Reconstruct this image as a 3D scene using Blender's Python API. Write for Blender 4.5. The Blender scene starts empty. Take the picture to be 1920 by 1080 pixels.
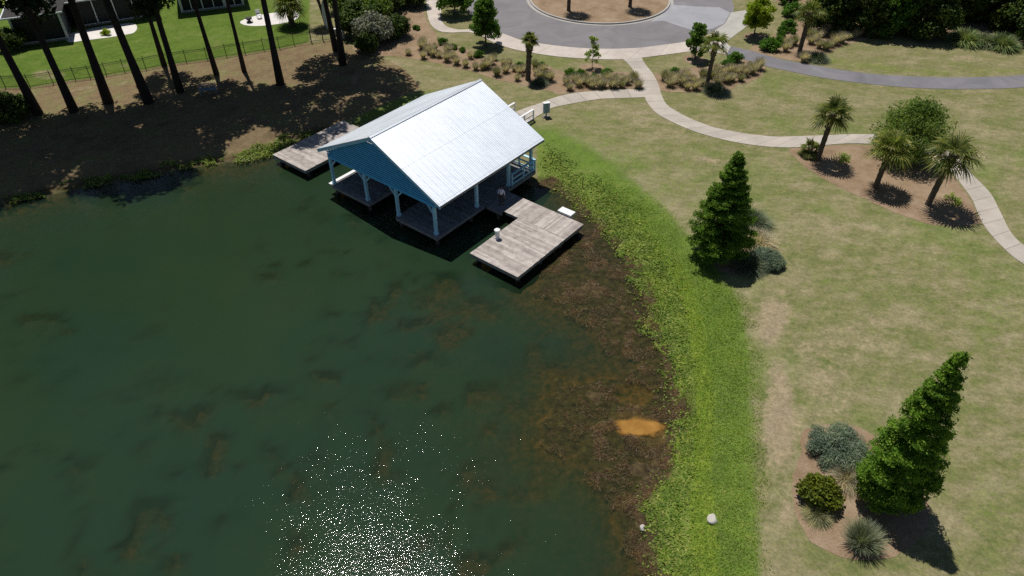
import bpy, math, random
import numpy as np
from mathutils import Vector, Matrix
# ---------------------------------------------------------------- camera, world, sun, exposure
S = bpy.context.scene
COL = S.collection
CAM_Z = 30.8; F_PX = 1360.0; PITCH = math.radians(40.204); ROLL = math.radians(-0.344)
cF = np.array([0, math.cos(PITCH), -math.sin(PITCH)]); _U = np.array([0, math.sin(PITCH), math.cos(PITCH)]); _R = np.array([1., 0, 0])
cR = _R*math.cos(ROLL)+_U*math.sin(ROLL); cU = -_R*math.sin(ROLL)+_U*math.cos(ROLL)
cam = bpy.data.objects.new('camera', bpy.data.cameras.new('camera')); COL.objects.link(cam)
cam.data.sensor_width = 36; cam.data.lens = F_PX/1920*36; cam.data.clip_end = 2000
M4 = Matrix.Identity(4)
for i in range(3):
    M4[i][0] = cR[i]; M4[i][1] = cU[i]; M4[i][2] = -cF[i]
M4[2][3] = CAM_Z
cam.matrix_world = M4
S.camera = cam
SUN_EL = math.radians(68); SUN_AZ = math.radians(115)      # direction towards the sun, azimuth from +X
w = bpy.data.worlds.new('World'); S.world = w; w.use_nodes = True
nt = w.node_tree; bg = nt.nodes['Background']; sky = nt.nodes.new('ShaderNodeTexSky')
sky.sky_type = 'NISHITA'; sky.sun_disc = False; sky.sun_elevation = SUN_EL; sky.sun_rotation = math.radians(90)-SUN_AZ
sky.air_density = 1.0; sky.dust_density = 0.4; sky.ozone_density = 2.0
nt.links.new(sky.outputs[0], bg.inputs[0]); bg.inputs[1].default_value = 0.05
sl = bpy.data.lights.new('sun', 'SUN'); sl.energy = 4.6; sl.angle = math.radians(0.5); sl.color = (1, .955, .89)
so = bpy.data.objects.new('sun', sl); COL.objects.link(so); so.location = (-20, 40, 60)
sd = Vector((math.cos(SUN_EL)*math.cos(SUN_AZ), math.cos(SUN_EL)*math.sin(SUN_AZ), math.sin(SUN_EL)))
so.rotation_euler = sd.to_track_quat('Z', 'Y').to_euler()
S.view_settings.view_transform = 'Standard'; S.view_settings.look = 'None'; S.view_settings.exposure = 0.0; S.view_settings.gamma = 1
S.render.engine = 'CYCLES'
S.cycles.use_denoising = False
S.cycles.max_bounces = 6; S.cycles.transparent_max_bounces = 12; S.cycles.diffuse_bounces = 3; S.cycles.caustics_reflective = False; S.cycles.caustics_refractive = False
S.cycles.sample_clamp_indirect = 4
# ---------------------------------------------------------------- helpers
def un(x, y, z=0.8):
    "point where the sight line of photo pixel (x, y) meets height z"
    d = cF+cR*(x-960)/F_PX-cU*(y-540)/F_PX
    return (d*(CAM_Z-z)/-d[2])[:2]
def to_px(P):
    Q = P-np.array([0, 0, CAM_Z]); d = np.maximum(Q@cF, .5)
    return 960+F_PX*(Q@cR)/d, 540-F_PX*(Q@cU)/d
O2 = np.array([-13.674, 48.143]); PH = math.radians(-38.811)
eU = np.array([math.cos(PH), math.sin(PH)]); eV = np.array([-math.sin(PH), math.cos(PH)])
DZ = 0.8                                                        # deck height above the water
def hw(u, v, z=0): p = O2+eU*u+eV*v; return Vector((p[0], p[1], z+DZ))

def tag(o, label=None, cat=None, group=None, kind=None):
    if label: o['label'] = label
    if cat: o['category'] = cat
    if group: o['group'] = group
    if kind: o['kind'] = kind
    return o
def empty(name, loc, label=None, cat=None, group=None, rz=0):
    o = bpy.data.objects.new(name, None); COL.objects.link(o); o.location = loc; o.rotation_euler = (0, 0, rz)
    o.empty_display_size = .3
    return tag(o, label, cat, group)
KIDS = {}
def link(name, me, m=None, parent=None, loc=None):
    o = bpy.data.objects.new(name, me); COL.objects.link(o)
    if m and len(me.materials) == 0: me.materials.append(m)
    elif m and me.materials[0] != m: o.material_slots[0].link = 'OBJECT'; o.material_slots[0].material = m
    if parent is not None: o.parent = parent; KIDS.setdefault(parent.name, []).append(o)
    if loc is not None: o.location = loc
    return o
def copy_tree(o, loc=None, rz=0, sc=1.0, parent=None):
    c = o.copy(); COL.objects.link(c)
    if parent is not None: c.parent = parent; KIDS.setdefault(parent.name, []).append(c)
    for ch in KIDS.get(o.name, []): copy_tree(ch, parent=c)
    if loc is not None:
        c.location = loc; c.rotation_euler = (0, 0, rz); c.scale = (sc,)*3 if not isinstance(sc, tuple) else sc
    return c
def npmesh(name, V, F, smooth=False):
    "V (n,3), F (m,k) all faces with the same corner count"
    V = np.asarray(V, dtype=np.float32); F = np.asarray(F, dtype=np.int32)
    me = bpy.data.meshes.new(name); me.vertices.add(len(V)); me.vertices.foreach_set('co', V.ravel())
    k = F.shape[1]; me.loops.add(F.size); me.loops.foreach_set('vertex_index', F.ravel())
    me.polygons.add(len(F)); me.polygons.foreach_set('loop_start', np.arange(0, F.size, k, dtype=np.int32))
    try: me.polygons.foreach_set('loop_total', np.full(len(F), k, dtype=np.int32))
    except Exception: pass
    if smooth: me.polygons.foreach_set('use_smooth', np.ones(len(F), dtype=bool))
    me.update(calc_edges=True); me.validate()
    return me
class MB:
    def __init__(s): s.v = []; s.f = []
    def add(s, vs, fs):
        b = len(s.v); s.v += [tuple(q) for q in vs]; s.f += [tuple(b+i for i in f) for f in fs]; return s
    def box(s, c, size, ax=None):
        c = Vector(c); ax = ax or (Vector((1, 0, 0)), Vector((0, 1, 0)), Vector((0, 0, 1)))
        h = [a.normalized()*l/2 for a, l in zip(ax, size)]
        vs = [c+h[0]*i+h[1]*j+h[2]*k for i in (-1, 1) for j in (-1, 1) for k in (-1, 1)]
        return s.add(vs, [(0, 1, 3, 2), (4, 6, 7, 5), (0, 4, 5, 1), (2, 3, 7, 6), (0, 2, 6, 4), (1, 5, 7, 3)])
    def bar(s, a, b, w, h, up=Vector((0, 0, 1))):
        a = Vector(a); b = Vector(b); d = b-a; x = d.normalized(); y = up.cross(x)
        if y.length < 1e-4: y = Vector((1, 0, 0)).cross(x)
        y.normalize(); z = x.cross(y)
        return s.box((a+b)/2, (d.length, w, h), (x, y, z))
    def tube(s, pts, rs, n=8, cap=True):
        pts = [Vector(p) for p in pts]
        if not isinstance(rs, (list, tuple)): rs = [rs]*len(pts)
        b = len(s.v); prev = None
        for i, p in enumerate(pts):
            d = (pts[min(i+1, len(pts)-1)]-pts[max(i-1, 0)]).normalized()
            x = d.cross(Vector((0, 1, .01))) if prev is None else (prev-d*prev.dot(d))
            if x.length < 1e-5: x = d.cross(Vector((1, 0, 0)))
            x.normalize(); prev = x; y = d.cross(x)
            for k in range(n):
                t = 2*math.pi*k/n; s.v.append(tuple(p+x*math.cos(t)*rs[i]+y*math.sin(t)*rs[i]))
        for i in range(len(pts)-1):
            for k in range(n):
                s.f.append((b+i*n+k, b+i*n+(k+1) % n, b+(i+1)*n+(k+1) % n, b+(i+1)*n+k))
        if cap: s.f.append(tuple(b+k for k in range(n))[::-1]); s.f.append(tuple(b+(len(pts)-1)*n+k for k in range(n)))
        return s
    def lathe(s, prof, n=16, c=(0, 0, 0)):
        b = len(s.v)
        for r, z in prof:
            for k in range(n): t = 2*math.pi*k/n; s.v.append((c[0]+r*math.cos(t), c[1]+r*math.sin(t), c[2]+z))
        for i in range(len(prof)-1):
            for k in range(n): s.f.append((b+i*n+k, b+i*n+(k+1) % n, b+(i+1)*n+(k+1) % n, b+(i+1)*n+k))
        s.f.append(tuple(b+k for k in range(n))[::-1]); s.f.append(tuple(b+(len(prof)-1)*n+k for k in range(n)))
        return s
    def mesh(s, name, smooth=False):
        me = bpy.data.meshes.new(name); me.from_pydata(s.v, [], s.f); me.update()
        if smooth:
            for p in me.polygons: p.use_smooth = True
        return me
    def build(s, name, m, parent=None, smooth=False, loc=None): return link(name, s.mesh(name, smooth), m, parent, loc)
# ---------------------------------------------------------------- materials
def mat(name):
    m = bpy.data.materials.new(name); m.use_nodes = True; nt = m.node_tree; return m, nt, nt.nodes['Principled BSDF']
def N(nt, t, **kw):
    n = nt.nodes.new(t)
    for k, v in kw.items():
        if k.startswith('i_'): n.inputs[k[2:].replace('_', ' ')].default_value = v
        else: setattr(n, k, v)
    return n
def noise(nt, scale, detail=4, rough=.55, vec=None, dist=0):
    n = N(nt, 'ShaderNodeTexNoise', i_Scale=scale, i_Detail=detail, i_Roughness=rough, i_Distortion=dist)
    if vec is not None: nt.links.new(vec, n.inputs['Vector'])
    return n.outputs['Fac']
def ramp(nt, fac, stops):
    r = N(nt, 'ShaderNodeValToRGB'); cr = r.color_ramp
    while len(cr.elements) < len(stops): cr.elements.new(.5)
    for e, (p, c) in zip(cr.elements, stops): e.position = p; e.color = (*c, 1) if len(c) == 3 else c
    nt.links.new(fac, r.inputs[0]); return r.outputs[0]
def mixc(nt, fac, a, b, mode='MIX'):
    n = N(nt, 'ShaderNodeMix', data_type='RGBA', blend_type=mode)
    for s, v in ((0, fac), (6, a), (7, b)):
        if hasattr(v, 'links') or hasattr(v, 'is_output'): nt.links.new(v, n.inputs[s])
        else: n.inputs[s].default_value = v if s == 0 else ((*v, 1) if len(v) == 3 else v)
    return n.outputs[2]
def math_(nt, op, a, b=None, clamp=False):
    n = N(nt, 'ShaderNodeMath', operation=op); n.use_clamp = clamp
    for i, v in enumerate((a, b)):
        if v is None: continue
        if hasattr(v, 'is_output'): nt.links.new(v, n.inputs[i])
        else: n.inputs[i].default_value = v
    return n.outputs[0]
def sstep(nt, v, lo, hi):
    n = N(nt, 'ShaderNodeMapRange', interpolation_type='SMOOTHSTEP'); nt.links.new(v, n.inputs[0]); n.inputs[1].default_value = lo; n.inputs[2].default_value = hi; return n.outputs[0]
def bump(nt, bsdf, h, dist, strength=1.0):
    b = N(nt, 'ShaderNodeBump'); b.inputs['Strength'].default_value = strength; b.inputs['Distance'].default_value = dist
    nt.links.new(h, b.inputs['Height']); nt.links.new(b.outputs[0], bsdf.inputs['Normal']); return b
def pos(nt): return N(nt, 'ShaderNodeNewGeometry').outputs['Position']
def objc(nt): return N(nt, 'ShaderNodeTexCoord').outputs['Object']
def simple(name, c1, c2, scale=3, rough=.7, metal=0, bmp=0, detail=6, spec=.3):
    m, nt, b = mat(name); v = objc(nt); f = noise(nt, scale, detail, .6, v)
    nt.links.new(ramp(nt, f, [(.3, c1), (.7, c2)]), b.inputs['Base Color']); b.inputs['Roughness'].default_value = rough
    b.inputs['Metallic'].default_value = metal; b.inputs['Specular IOR Level'].default_value = spec
    if bmp: bump(nt, b, noise(nt, scale*4, 6, .6, v), bmp)
    return m
def leafmat(name, cols, trans=.25, rough=.55, vary=.15):
    m, nt, b = mat(name); g = N(nt, 'ShaderNodeNewGeometry'); r = g.outputs['Random Per Island']
    n = len(cols); c = ramp(nt, r, [(i/(n-1), q) for i, q in enumerate(cols)])
    big = noise(nt, .9, 3, .5, objc(nt))
    c = mixc(nt, sstep(nt, big, .35, .7), c, mixc(nt, 1.0, c, (1+vary*3, 1+vary*2.4, 1+vary, 1), 'MULTIPLY'))
    oi = N(nt, 'ShaderNodeObjectInfo').outputs['Random']
    c = mixc(nt, 1.0, c, ramp(nt, oi, [(0, (1-vary, 1-vary, 1-vary)), (1, (1+vary*1.2, 1+vary, 1+vary*.5))]), 'MULTIPLY')
    nt.links.new(c, b.inputs['Base Color']); b.inputs['Roughness'].default_value = rough; b.inputs['Specular IOR Level'].default_value = .12
    t = N(nt, 'ShaderNodeBsdfTranslucent'); nt.links.new(mixc(nt, 1.0, c, (1.2, 1.25, .72, 1), 'MULTIPLY'), t.inputs[0])
    mx = N(nt, 'ShaderNodeMixShader'); mx.inputs[0].default_value = trans
    nt.links.new(b.outputs[0], mx.inputs[1]); nt.links.new(t.outputs[0], mx.inputs[2])
    nt.links.new(mx.outputs[0], nt.nodes['Material Output'].inputs['Surface']); return m
def planks(name, c1, c2, c3, rough=.8):
    m, nt, b = mat(name); g = N(nt, 'ShaderNodeNewGeometry'); r = g.outputs['Random Per Island']
    c = ramp(nt, r, [(0, c1), (.5, c2), (1, c3)])
    st = noise(nt, 2.2, 5, .65, pos(nt)); c = mixc(nt, sstep(nt, st, .35, .75), c, mixc(nt, 1.0, c, (.68, .66, .66, 1), 'MULTIPLY'))
    fine = noise(nt, 30, 3, .6, pos(nt)); c = mixc(nt, 1.0, c, ramp(nt, fine, [(.2, (.82, .82, .82)), (.8, (1.12, 1.1, 1.1))]), 'MULTIPLY')
    nt.links.new(c, b.inputs['Base Color']); b.inputs['Roughness'].default_value = rough; b.inputs['Specular IOR Level'].default_value = .2
    bump(nt, b, fine, .004); return m
# ---------------------------------------------------------------- terrain
def catmull(P, per=6, closed=False):
    P = np.array(P, float); n = len(P); out = []
    rng = range(n if closed else n-1)
    for i in rng:
        p0 = P[(i-1) % n] if closed or i > 0 else P[0]; p1 = P[i]; p2 = P[(i+1) % n]
        p3 = P[(i+2) % n] if closed or i+2 < n else P[-1]
        for k in range(per):
            t = k/per; out.append(.5*((2*p1)+(-p0+p2)*t+(2*p0-5*p1+4*p2-p3)*t*t+(-p0+3*p1-3*p2+p3)*t**3))
    if not closed: out.append(P[-1])
    return np.array(out)
def sdist(X, Y, P):
    "signed distance (positive inside) to polygon P, vectorised"
    P = np.asarray(P, float); best = np.full(X.shape, 1e18); ins = np.zeros(X.shape, bool); n = len(P)
    for i in range(n):
        ax, ay = P[i]; bx, by = P[(i+1) % n]; dx, dy = bx-ax, by-ay; L = dx*dx+dy*dy
        if L < 1e-12: continue
        t = np.clip(((X-ax)*dx+(Y-ay)*dy)/L, 0, 1); best = np.minimum(best, (X-ax-t*dx)**2+(Y-ay-t*dy)**2)
        if ay != by:
            c = ((ay > Y) != (by > Y)) & (X < (bx-ax)*(Y-ay)/(by-ay)+ax); ins ^= c
    d = np.sqrt(best); return np.where(ins, d, -d)
def sm(x, a, b): t = np.clip((x-a)/(b-a), 0, 1); return t*t*(3-2*t)
_rs = np.random.RandomState(5); _tab = _rs.rand(256, 256)
def vnoise(X, Y, s):
    x = X/s+1000; y = Y/s+1000; xi = np.floor(x).astype(int); yi = np.floor(y).astype(int); fx = x-xi; fy = y-yi
    fx = fx*fx*(3-2*fx); fy = fy*fy*(3-2*fy); g = lambda i, j: _tab[(xi+i) % 256, (yi+j) % 256]
    return (g(0, 0)*(1-fx)+g(1, 0)*fx)*(1-fy)+(g(0, 1)*(1-fx)+g(1, 1)*fx)*fy
def fbm(X, Y, s, o=4):
    r = 0; a = .5; t = 0
    for k in range(o): r = r+a*vnoise(X+37*k, Y+91*k, s); t += a; a *= .55; s /= 2.03
    return r/t
# shoreline (photo pixels, on the water plane)
shore_px = [(-300, 440), (-120, 408), (0, 385), (90, 367), (190, 347), (300, 327), (400, 309), (470, 298), (512, 288), (560, 268), (610, 248)]
shore = [un(x, y, 0) for x, y in shore_px]
shore += [tuple(hw(-3.5, 8.6).xy), tuple(hw(2, 8.8).xy), tuple(hw(8, 9.2).xy), tuple(hw(11.5, 10.2).xy)]
right_px = [(1040, 352), (1078, 385), (1130, 430), (1180, 500), (1205, 560), (1222, 620), (1243, 690), (1262, 760), (1250, 835), (1215, 890), (1192, 940), (1204, 1000), (1224, 1080), (1245, 1180)]
shore += [un(x, y, 0) for x, y in right_px]
shore = catmull(shore, 5)
LAND_END = [(9, 0), (14, -60), (-260, -60), (-260, 20), (-120, 33)]
pond = np.vstack([shore, LAND_END])
mat_px = [(1000, 440), (1100, 385), (1180, 420), (1300, 600), (1310, 1200), (1235, 1200), (1214, 1080), (1196, 1015), (1172, 968), (1148, 930), (1112, 882), (1070, 850), (1034, 822), (1020, 785), (1046, 738), (1092, 714), (1150, 704), (1186, 692), (1160, 658), (1138, 622), (1096, 586), (1050, 562), (1015, 540), (1040, 500), (1030, 470)]
matp = catmull([un(x, y, 0) for x, y in mat_px], 3, True)
def zones(X, Y):
    dp = sdist(X, Y, pond)+(fbm(X, Y, 1.6, 3)-.5)*.9
    dm = sdist(X, Y, matp)+(fbm(X+50, Y, 1.8, 5)-.5)*3.0
    return dp, dm
def height(X, Y, dp, dm):
    land = -dp
    hz = .03+.77*sm(land, 0, 4.6)
    out = -np.minimum(dp, -dm)                      # <0: open water, distance to the edge
    dd = np.minimum(np.maximum(dp, 0), np.maximum(-dm, 0))
    deep = -.05-1.75*(1-np.exp(-dd*.24))
    mound = .92*sm(fbm(X+9, Y-4, 1.3, 6), .44, .74)*sm(fbm(X*.8, Y+31, 7, 3), .34, .60)*1.55*sm(dd, .2, 2)
    deep = np.where(deep < -.55, np.minimum(deep+mound, -.50), deep+.12*mound)
    hm = -.045+(fbm(X, Y+20, .9, 5)-.5)*.30
    h = np.where(dp < 0, hz, np.where(dm > 0, hm*sm(dm, 0, .8)+deep*(1-sm(dm, 0, .8))*.6, deep))
    h = np.where((dp >= 0) & (dp < .5) & (dm <= 0), h*sm(dp, 0, .5)+.03*(1-sm(dp, 0, .5)), h)
    return h
def pool(X, Y):
    d1 = sdist(X, Y, puddle_w)+(fbm(X, Y, .5, 3)-.5)*.12; return d1
puddle_px = [(1152, 781), (1166, 775), (1186, 773), (1206, 780), (1222, 793), (1238, 811), (1241, 822), (1232, 829), (1212, 822), (1190, 815), (1172, 806), (1160, 797)]
puddle_w = catmull([un(x, y, 0) for x, y in puddle_px], 4, True)
def axis(core0, core1, step, far0, far1):
    a = list(np.arange(core0, core1, step)); s = step; x = core0; L = []
    while x > far0: s *= 1.35; x -= s; L.append(x)
    s = step; x = a[-1]; R = []
    while x < far1: s *= 1.35; x += s; R.append(x)
    return np.array(L[::-1]+a+R)
gx = axis(-62, 64, .33, -420, 420); gy = axis(12, 100, .33, -300, 600)
X, Y = np.meshgrid(gx, gy)
DP, DM = zones(X, Y); H = height(X, Y, DP, DM)
H = np.where(pool(X, Y) > 0, -.06-.1*sm(pool(X, Y), 0, .4), H)
_p2 = un(1188, 737, 0); H = H-.28*np.exp(-(((X-_p2[0])/1.1)**2+((Y-_p2[1])/.85)**2)**2)*(H < .3)
def ground_z(x, y):
    a = np.array([[x]]); b = np.array([[y]]); d, m_ = zones(a, b); return float(height(a, b, d, m_)[0, 0])
def gp(x, y):
    z = .8
    for _ in range(6): p = un(x, y, z); z = ground_z(*p)
    return Vector((p[0], p[1], z))
ny, nx = X.shape
V = np.stack([X, Y, H], -1).reshape(-1, 3); I = np.arange(nx*ny).reshape(ny, nx)
Fq = np.stack([I[:-1, :-1], I[:-1, 1:], I[1:, 1:], I[1:, :-1]], -1).reshape(-1, 4)
gm = npmesh('ground', V, Fq, True)
PX, PY = to_px(V)
PX = np.where(V[:, 1] < 8, 700, PX); PY = np.where(V[:, 1] < 8, 1200, PY)
def soft(poly, w): return sm(sdist(PX, PY, poly), -w, w)
def blob(cx, cy, rx, ry, ang=0):
    a = math.radians(ang); dx = PX-cx; dy = PY-cy; q = ((dx*math.cos(a)+dy*math.sin(a))/rx)**2+((-dx*math.sin(a)+dy*math.cos(a))/ry)**2
    return np.exp(-q*1.2)
fence_px = [(-60, 170), (11, 165), (57, 164), (100, 157), (142, 150), (170, 147), (200, 141), (234, 135), (274, 130), (311, 122), (350, 117), (389, 112), (425, 106), (460, 101), (495, 95), (524, 91), (552, 85), (584, 80), (606, 77), (628, 74)]
lush = soft([(990, 232), (1040, 236), (1105, 268), (1180, 325), (1250, 388), (1305, 450), (1350, 510), (1395, 570), (1412, 700), (1415, 850), (1432, 1120), (1180, 1120), (1190, 600), (1020, 330)], 22)
lush = np.maximum(lush, .42*soft([(1000, 225), (1060, 212), (1180, 240), (1290, 290), (1370, 370), (1430, 470), (1330, 520), (1150, 400), (1020, 300)], 30))
lush = np.maximum(lush, .8*soft([(480, 300), (590, 243), (660, 222), (740, 180), (790, 168), (1000, 240), (900, 400), (520, 340)], 14))
for b in [(1290, 640, 130, 30, 60), (1560, 530, 110, 30, 20), (1580, 460, 60, 16, 0), (1700, 560, 120, 26, 20), (1500, 690, 110, 22, 40), (1640, 720, 90, 24, 30), (1860, 600, 80, 80, 0), (1290, 330, 90, 26, 20), (840, 132, 26, 6, 5), (1150, 290, 90, 26, 35), (1240, 345, 70, 24, 30), (1110, 215, 60, 14, 0), (1470, 960, 40, 90, 0), (1340, 290, 140, 20, 10), (1850, 930, 60, 110, 0), (1430, 640, 60, 20, 70)]: lush = np.maximum(lush, .5*blob(*b))
yel = soft([(1530, 118), (1600, 131), (1700, 140), (1790, 142), (1960, 138), (1960, 126), (1800, 128), (1700, 126), (1600, 112), (1545, 104)], 6)*.45
yel = np.maximum(yel, soft([(1150, 370), (1190, 400), (1300, 520), (1330, 620), (1345, 760), (1340, 900), (1355, 1120), (1285, 1120), (1285, 800), (1270, 640), (1190, 480), (1120, 400)], 14)*.75)
cover = soft([(1005, 262), (1050, 300), (1090, 330), (1150, 375), (1210, 440), (1260, 520), (1292, 610), (1305, 740), (1298, 860), (1292, 960), (1300, 1120), (1180, 1120), (1170, 600), (1010, 360)], 9)
marsh = sm(DM.ravel(), -2.4, -1.0)*sm(DP.ravel(), -1.4, -.2)
marsh = np.maximum(marsh, soft([(1010, 340), (1040, 330), (1075, 365), (1120, 405), (1165, 455), (1205, 540), (1225, 640), (1245, 700), (1265, 760), (1255, 840), (1200, 930), (1180, 930), (1000, 700), (1000, 400)], 7))
house = soft(fence_px+[(640, 60), (600, 20), (590, -60), (-400, -80), (-400, 200)], 5)*(1-blob(90, 140, 45, 14)*.8)*(1-blob(240, 122, 40, 8, -10)*.6)*(1-sm(PX, 560, 600))
pine = soft(fence_px+[(700, 100), (760, 130), (790, 165), (660, 222), (560, 258), (480, 290), (300, 322), (0, 375), (-400, 440), (-400, 200)], 8)
bare = np.maximum.reduce([.58*blob(1540, 700, 130, 200), .5*blob(1385, 150, 90, 30), .5*blob(1740, 470, 120, 30, 20), .95*blob(1462, 780, 42, 170), .95*blob(1448, 600, 45, 80, 10), .8*blob(1475, 960, 30, 70), .8*blob(1330, 300, 60, 10, 10), .9*blob(150, 167, 50, 6, -12), .8*blob(740, 120, 30, 8), .7*blob(1810, 150, 60, 10), .5*blob(1600, 620, 90, 40, 30), .6*blob(1490, 60, 80, 25), .7*blob(400, 165, 60, 10, -10), .6*blob(560, 118, 40, 5, -8), .7*blob(1800, 108, 50, 10), .6*blob(1220, 210, 70, 9), .5*blob(1480, 490, 80, 22, 15), .6*blob(1640, 600, 80, 20, 30), .9*blob(665, 150, 14, 26, 20), .6*blob(1500, 700, 30, 40)])
bed = PX*0
far = sm(PY, 330, 60)*sm(PX, 560, 760)
land = (DP.ravel() < .2)
for nm, (r, g, b) in {'mask_a': (lush, yel, cover), 'mask_b': (marsh, house, pine), 'mask_c': (bare, far, sm(pool(X, Y).ravel(), -.55, .1))}.items():
    at = gm.color_attributes.new(nm, 'FLOAT_COLOR', 'POINT'); at.data.foreach_set('color', np.stack([r, g, b, np.ones_like(r)], -1).astype(np.float32).ravel())
m, nt, b = mat('ground_cover_soil'); P = pos(nt)
def sep(name):
    a = N(nt, 'ShaderNodeAttribute', attribute_name=name); s = N(nt, 'ShaderNodeSeparateColor'); nt.links.new(a.outputs['Color'], s.inputs[0]); return s.outputs
A_, B_, C_ = sep('mask_a'), sep('mask_b'), sep('mask_c')
n_big = noise(nt, .11, 5, .62, P); n_mid = noise(nt, .55, 6, .65, P); n_sm = noise(nt, 2.6, 6, .7, P); n_fine = noise(nt, 7, 6, .8, P)
mp = N(nt, 'ShaderNodeMapping'); mp.inputs['Rotation'].default_value = (0, 0, .5); mp.inputs['Scale'].default_value = (.7, 1.25, 1); nt.links.new(P, mp.inputs[0])
n_str = noise(nt, .62, 10, .76, mp.outputs[0])
def edge(mask, amp=.9, lo=.38, hi=.62):
    q = math_(nt, 'ADD', mask, math_(nt, 'MULTIPLY', math_(nt, 'SUBTRACT', math_(nt, 'ADD', math_(nt, 'MULTIPLY', n_mid, .5), math_(nt, 'MULTIPLY', n_sm, .5)), .5), amp)); return sstep(nt, q, lo, hi)
dry = ramp(nt, n_str, [(.34, (.118, .145, .046)), (.45, (.165, .168, .070)), (.54, (.222, .200, .108)), (.66, (.295, .255, .160))])
grn = ramp(nt, n_mid, [(.3, (.075, .140, .020)), (.55, (.115, .180, .030)), (.75, (.16, .19, .050))])
c = mixc(nt, sstep(nt, n_big, .52, .68), dry, mixc(nt, .45, dry, grn))
c = mixc(nt, math_(nt, 'MULTIPLY', C_[1], .30), c, (.17, .155, .075))
c = mixc(nt, math_(nt, 'MULTIPLY', edge(A_[0], 1.9, .25, 1.0), .9), c, grn)
c = mixc(nt, edge(C_[0], 1.3, .35, .95), c, ramp(nt, n_sm, [(.3, (.25, .195, .125)), (.7, (.35, .285, .20))]))
pinec = ramp(nt, n_mid, [(.3, (.135, .098, .055)), (.5, (.19, .14, .082)), (.62, (.17, .155, .07)), (.78, (.29, .24, .17))])
c = mixc(nt, edge(B_[2], .7), c, pinec)
c = mixc(nt, edge(B_[1], .8), c, ramp(nt, n_mid, [(.3, (.068, .118, .018)), (.55, (.102, .152, .028)), (.75, (.145, .170, .050))]))
c = mixc(nt, edge(C_[0], 1.3, .5, 1.1), c, (.27, .22, .14))
c = mixc(nt, edge(A_[1], .9, .3, .8), c, ramp(nt, n_sm, [(.3, (.115, .185, .022)), (.7, (.175, .22, .036))]))
c = mixc(nt, edge(A_[2], .7), c, ramp(nt, n_sm, [(.3, (.095, .145, .028)), (.5, (.14, .19, .038)), (.7, (.20, .22, .065))]))
brn = ramp(nt, n_sm, [(.3, (.022, .015, .010)), (.45, (.055, .032, .020)), (.6, (.10, .06, .035)), (.75, (.10, .095, .04))])
c = mixc(nt, edge(B_[0], .8), c, brn)
c = mixc(nt, sstep(nt, math_(nt, 'ADD', C_[2], math_(nt, 'MULTIPLY', n_sm, .4)), .55, .9), c, (.32, .16, .085))
spx = N(nt, 'ShaderNodeSeparateXYZ'); nt.links.new(P, spx.inputs[0])
c = mixc(nt, math_(nt, 'MULTIPLY', sstep(nt, spx.outputs[2], .20, .05), .75), c, ramp(nt, n_sm, [(.3, (.035, .026, .015)), (.7, (.085, .07, .032))]))
under = sstep(nt, spx.outputs[2], -.05, -.22)
c = mixc(nt, under, c, ramp(nt, n_sm, [(.35, (.05, .045, .015)), (.6, (.15, .078, .03)), (.8, (.19, .12, .04))]))
c = mixc(nt, 1.0, c, ramp(nt, n_fine, [(.25, (.58, .60, .56)), (.5, (1, 1, 1)), (.75, (1.45, 1.40, 1.32))]), 'MULTIPLY')
c = mixc(nt, 1.0, c, ramp(nt, n_sm, [(.25, (.80, .84, .80)), (.5, (1, 1, 1)), (.75, (1.2, 1.16, 1.16))]), 'MULTIPLY')
mwm = N(nt, 'ShaderNodeMapping'); mwm.inputs['Rotation'].default_value = (0, 0, .62); nt.links.new(P, mwm.inputs[0])
mw = N(nt, 'ShaderNodeTexWave', wave_type='BANDS'); mw.inputs['Scale'].default_value = .22; mw.inputs['Distortion'].default_value = 1.6; mw.inputs['Detail'].default_value = 2; mw.inputs['Detail Scale'].default_value = .6; nt.links.new(mwm.outputs[0], mw.inputs['Vector'])
c = mixc(nt, 1.0, c, ramp(nt, mw.outputs['Fac'], [(.35, (.975, .98, .975)), (.65, (1.02, 1.025, 1.01))]), 'MULTIPLY')
nt.links.new(c, b.inputs['Base Color']); b.inputs['Roughness'].default_value = .95; b.inputs['Specular IOR Level'].default_value = .05
bump(nt, b, n_fine, .06, .8)
tag(link('ground', gm, m), kind='structure')
# ---------------------------------------------------------------- water
wx = axis(-62, 12, .5, -260, 16); wy = axis(10, 62, .5, -60, 75)
wx = wx[wx < 16]; X2, Y2 = np.meshgrid(wx, wy); dpw, dmw = zones(X2, Y2); hw_ = height(X2, Y2, dpw, dmw)
ny, nx = X2.shape; I = np.arange(nx*ny).reshape(ny, nx); Fw = np.stack([I[:-1, :-1], I[:-1, 1:], I[1:, 1:], I[1:, :-1]], -1)
keep = (dpw[:-1, :-1] > -1.5) | (dpw[1:, 1:] > -1.5) | (dpw[:-1, 1:] > -1.5) | (dpw[1:, :-1] > -1.5)
wm = npmesh('water', np.stack([X2, Y2, X2*0], -1).reshape(-1, 3), Fw[keep], True)
at = wm.attributes.new('depth', 'FLOAT', 'POINT'); at.data.foreach_set('value', np.maximum(-hw_, 0).astype(np.float32).ravel())
m = bpy.data.materials.new('pond_water'); m.use_nodes = True; nt = m.node_tree; nt.nodes.remove(nt.nodes['Principled BSDF']); out = nt.nodes['Material Output']
P = pos(nt); dep = N(nt, 'ShaderNodeAttribute', attribute_name='depth').outputs['Fac']
tr = N(nt, 'ShaderNodeBsdfTransparent'); tr.inputs[0].default_value = (.80, .86, .70, 1)
df = N(nt, 'ShaderNodeBsdfDiffuse'); mk = noise(nt, .07, 4, .6, P)
nt.links.new(ramp(nt, mk, [(.35, (.0155, .037, .0205)), (.65, (.021, .042, .0175))]), df.inputs[0])
ex = math_(nt, 'SUBTRACT', 1.0, math_(nt, 'POWER', 2.718, math_(nt, 'MULTIPLY', dep, -1.35)), True)
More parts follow.
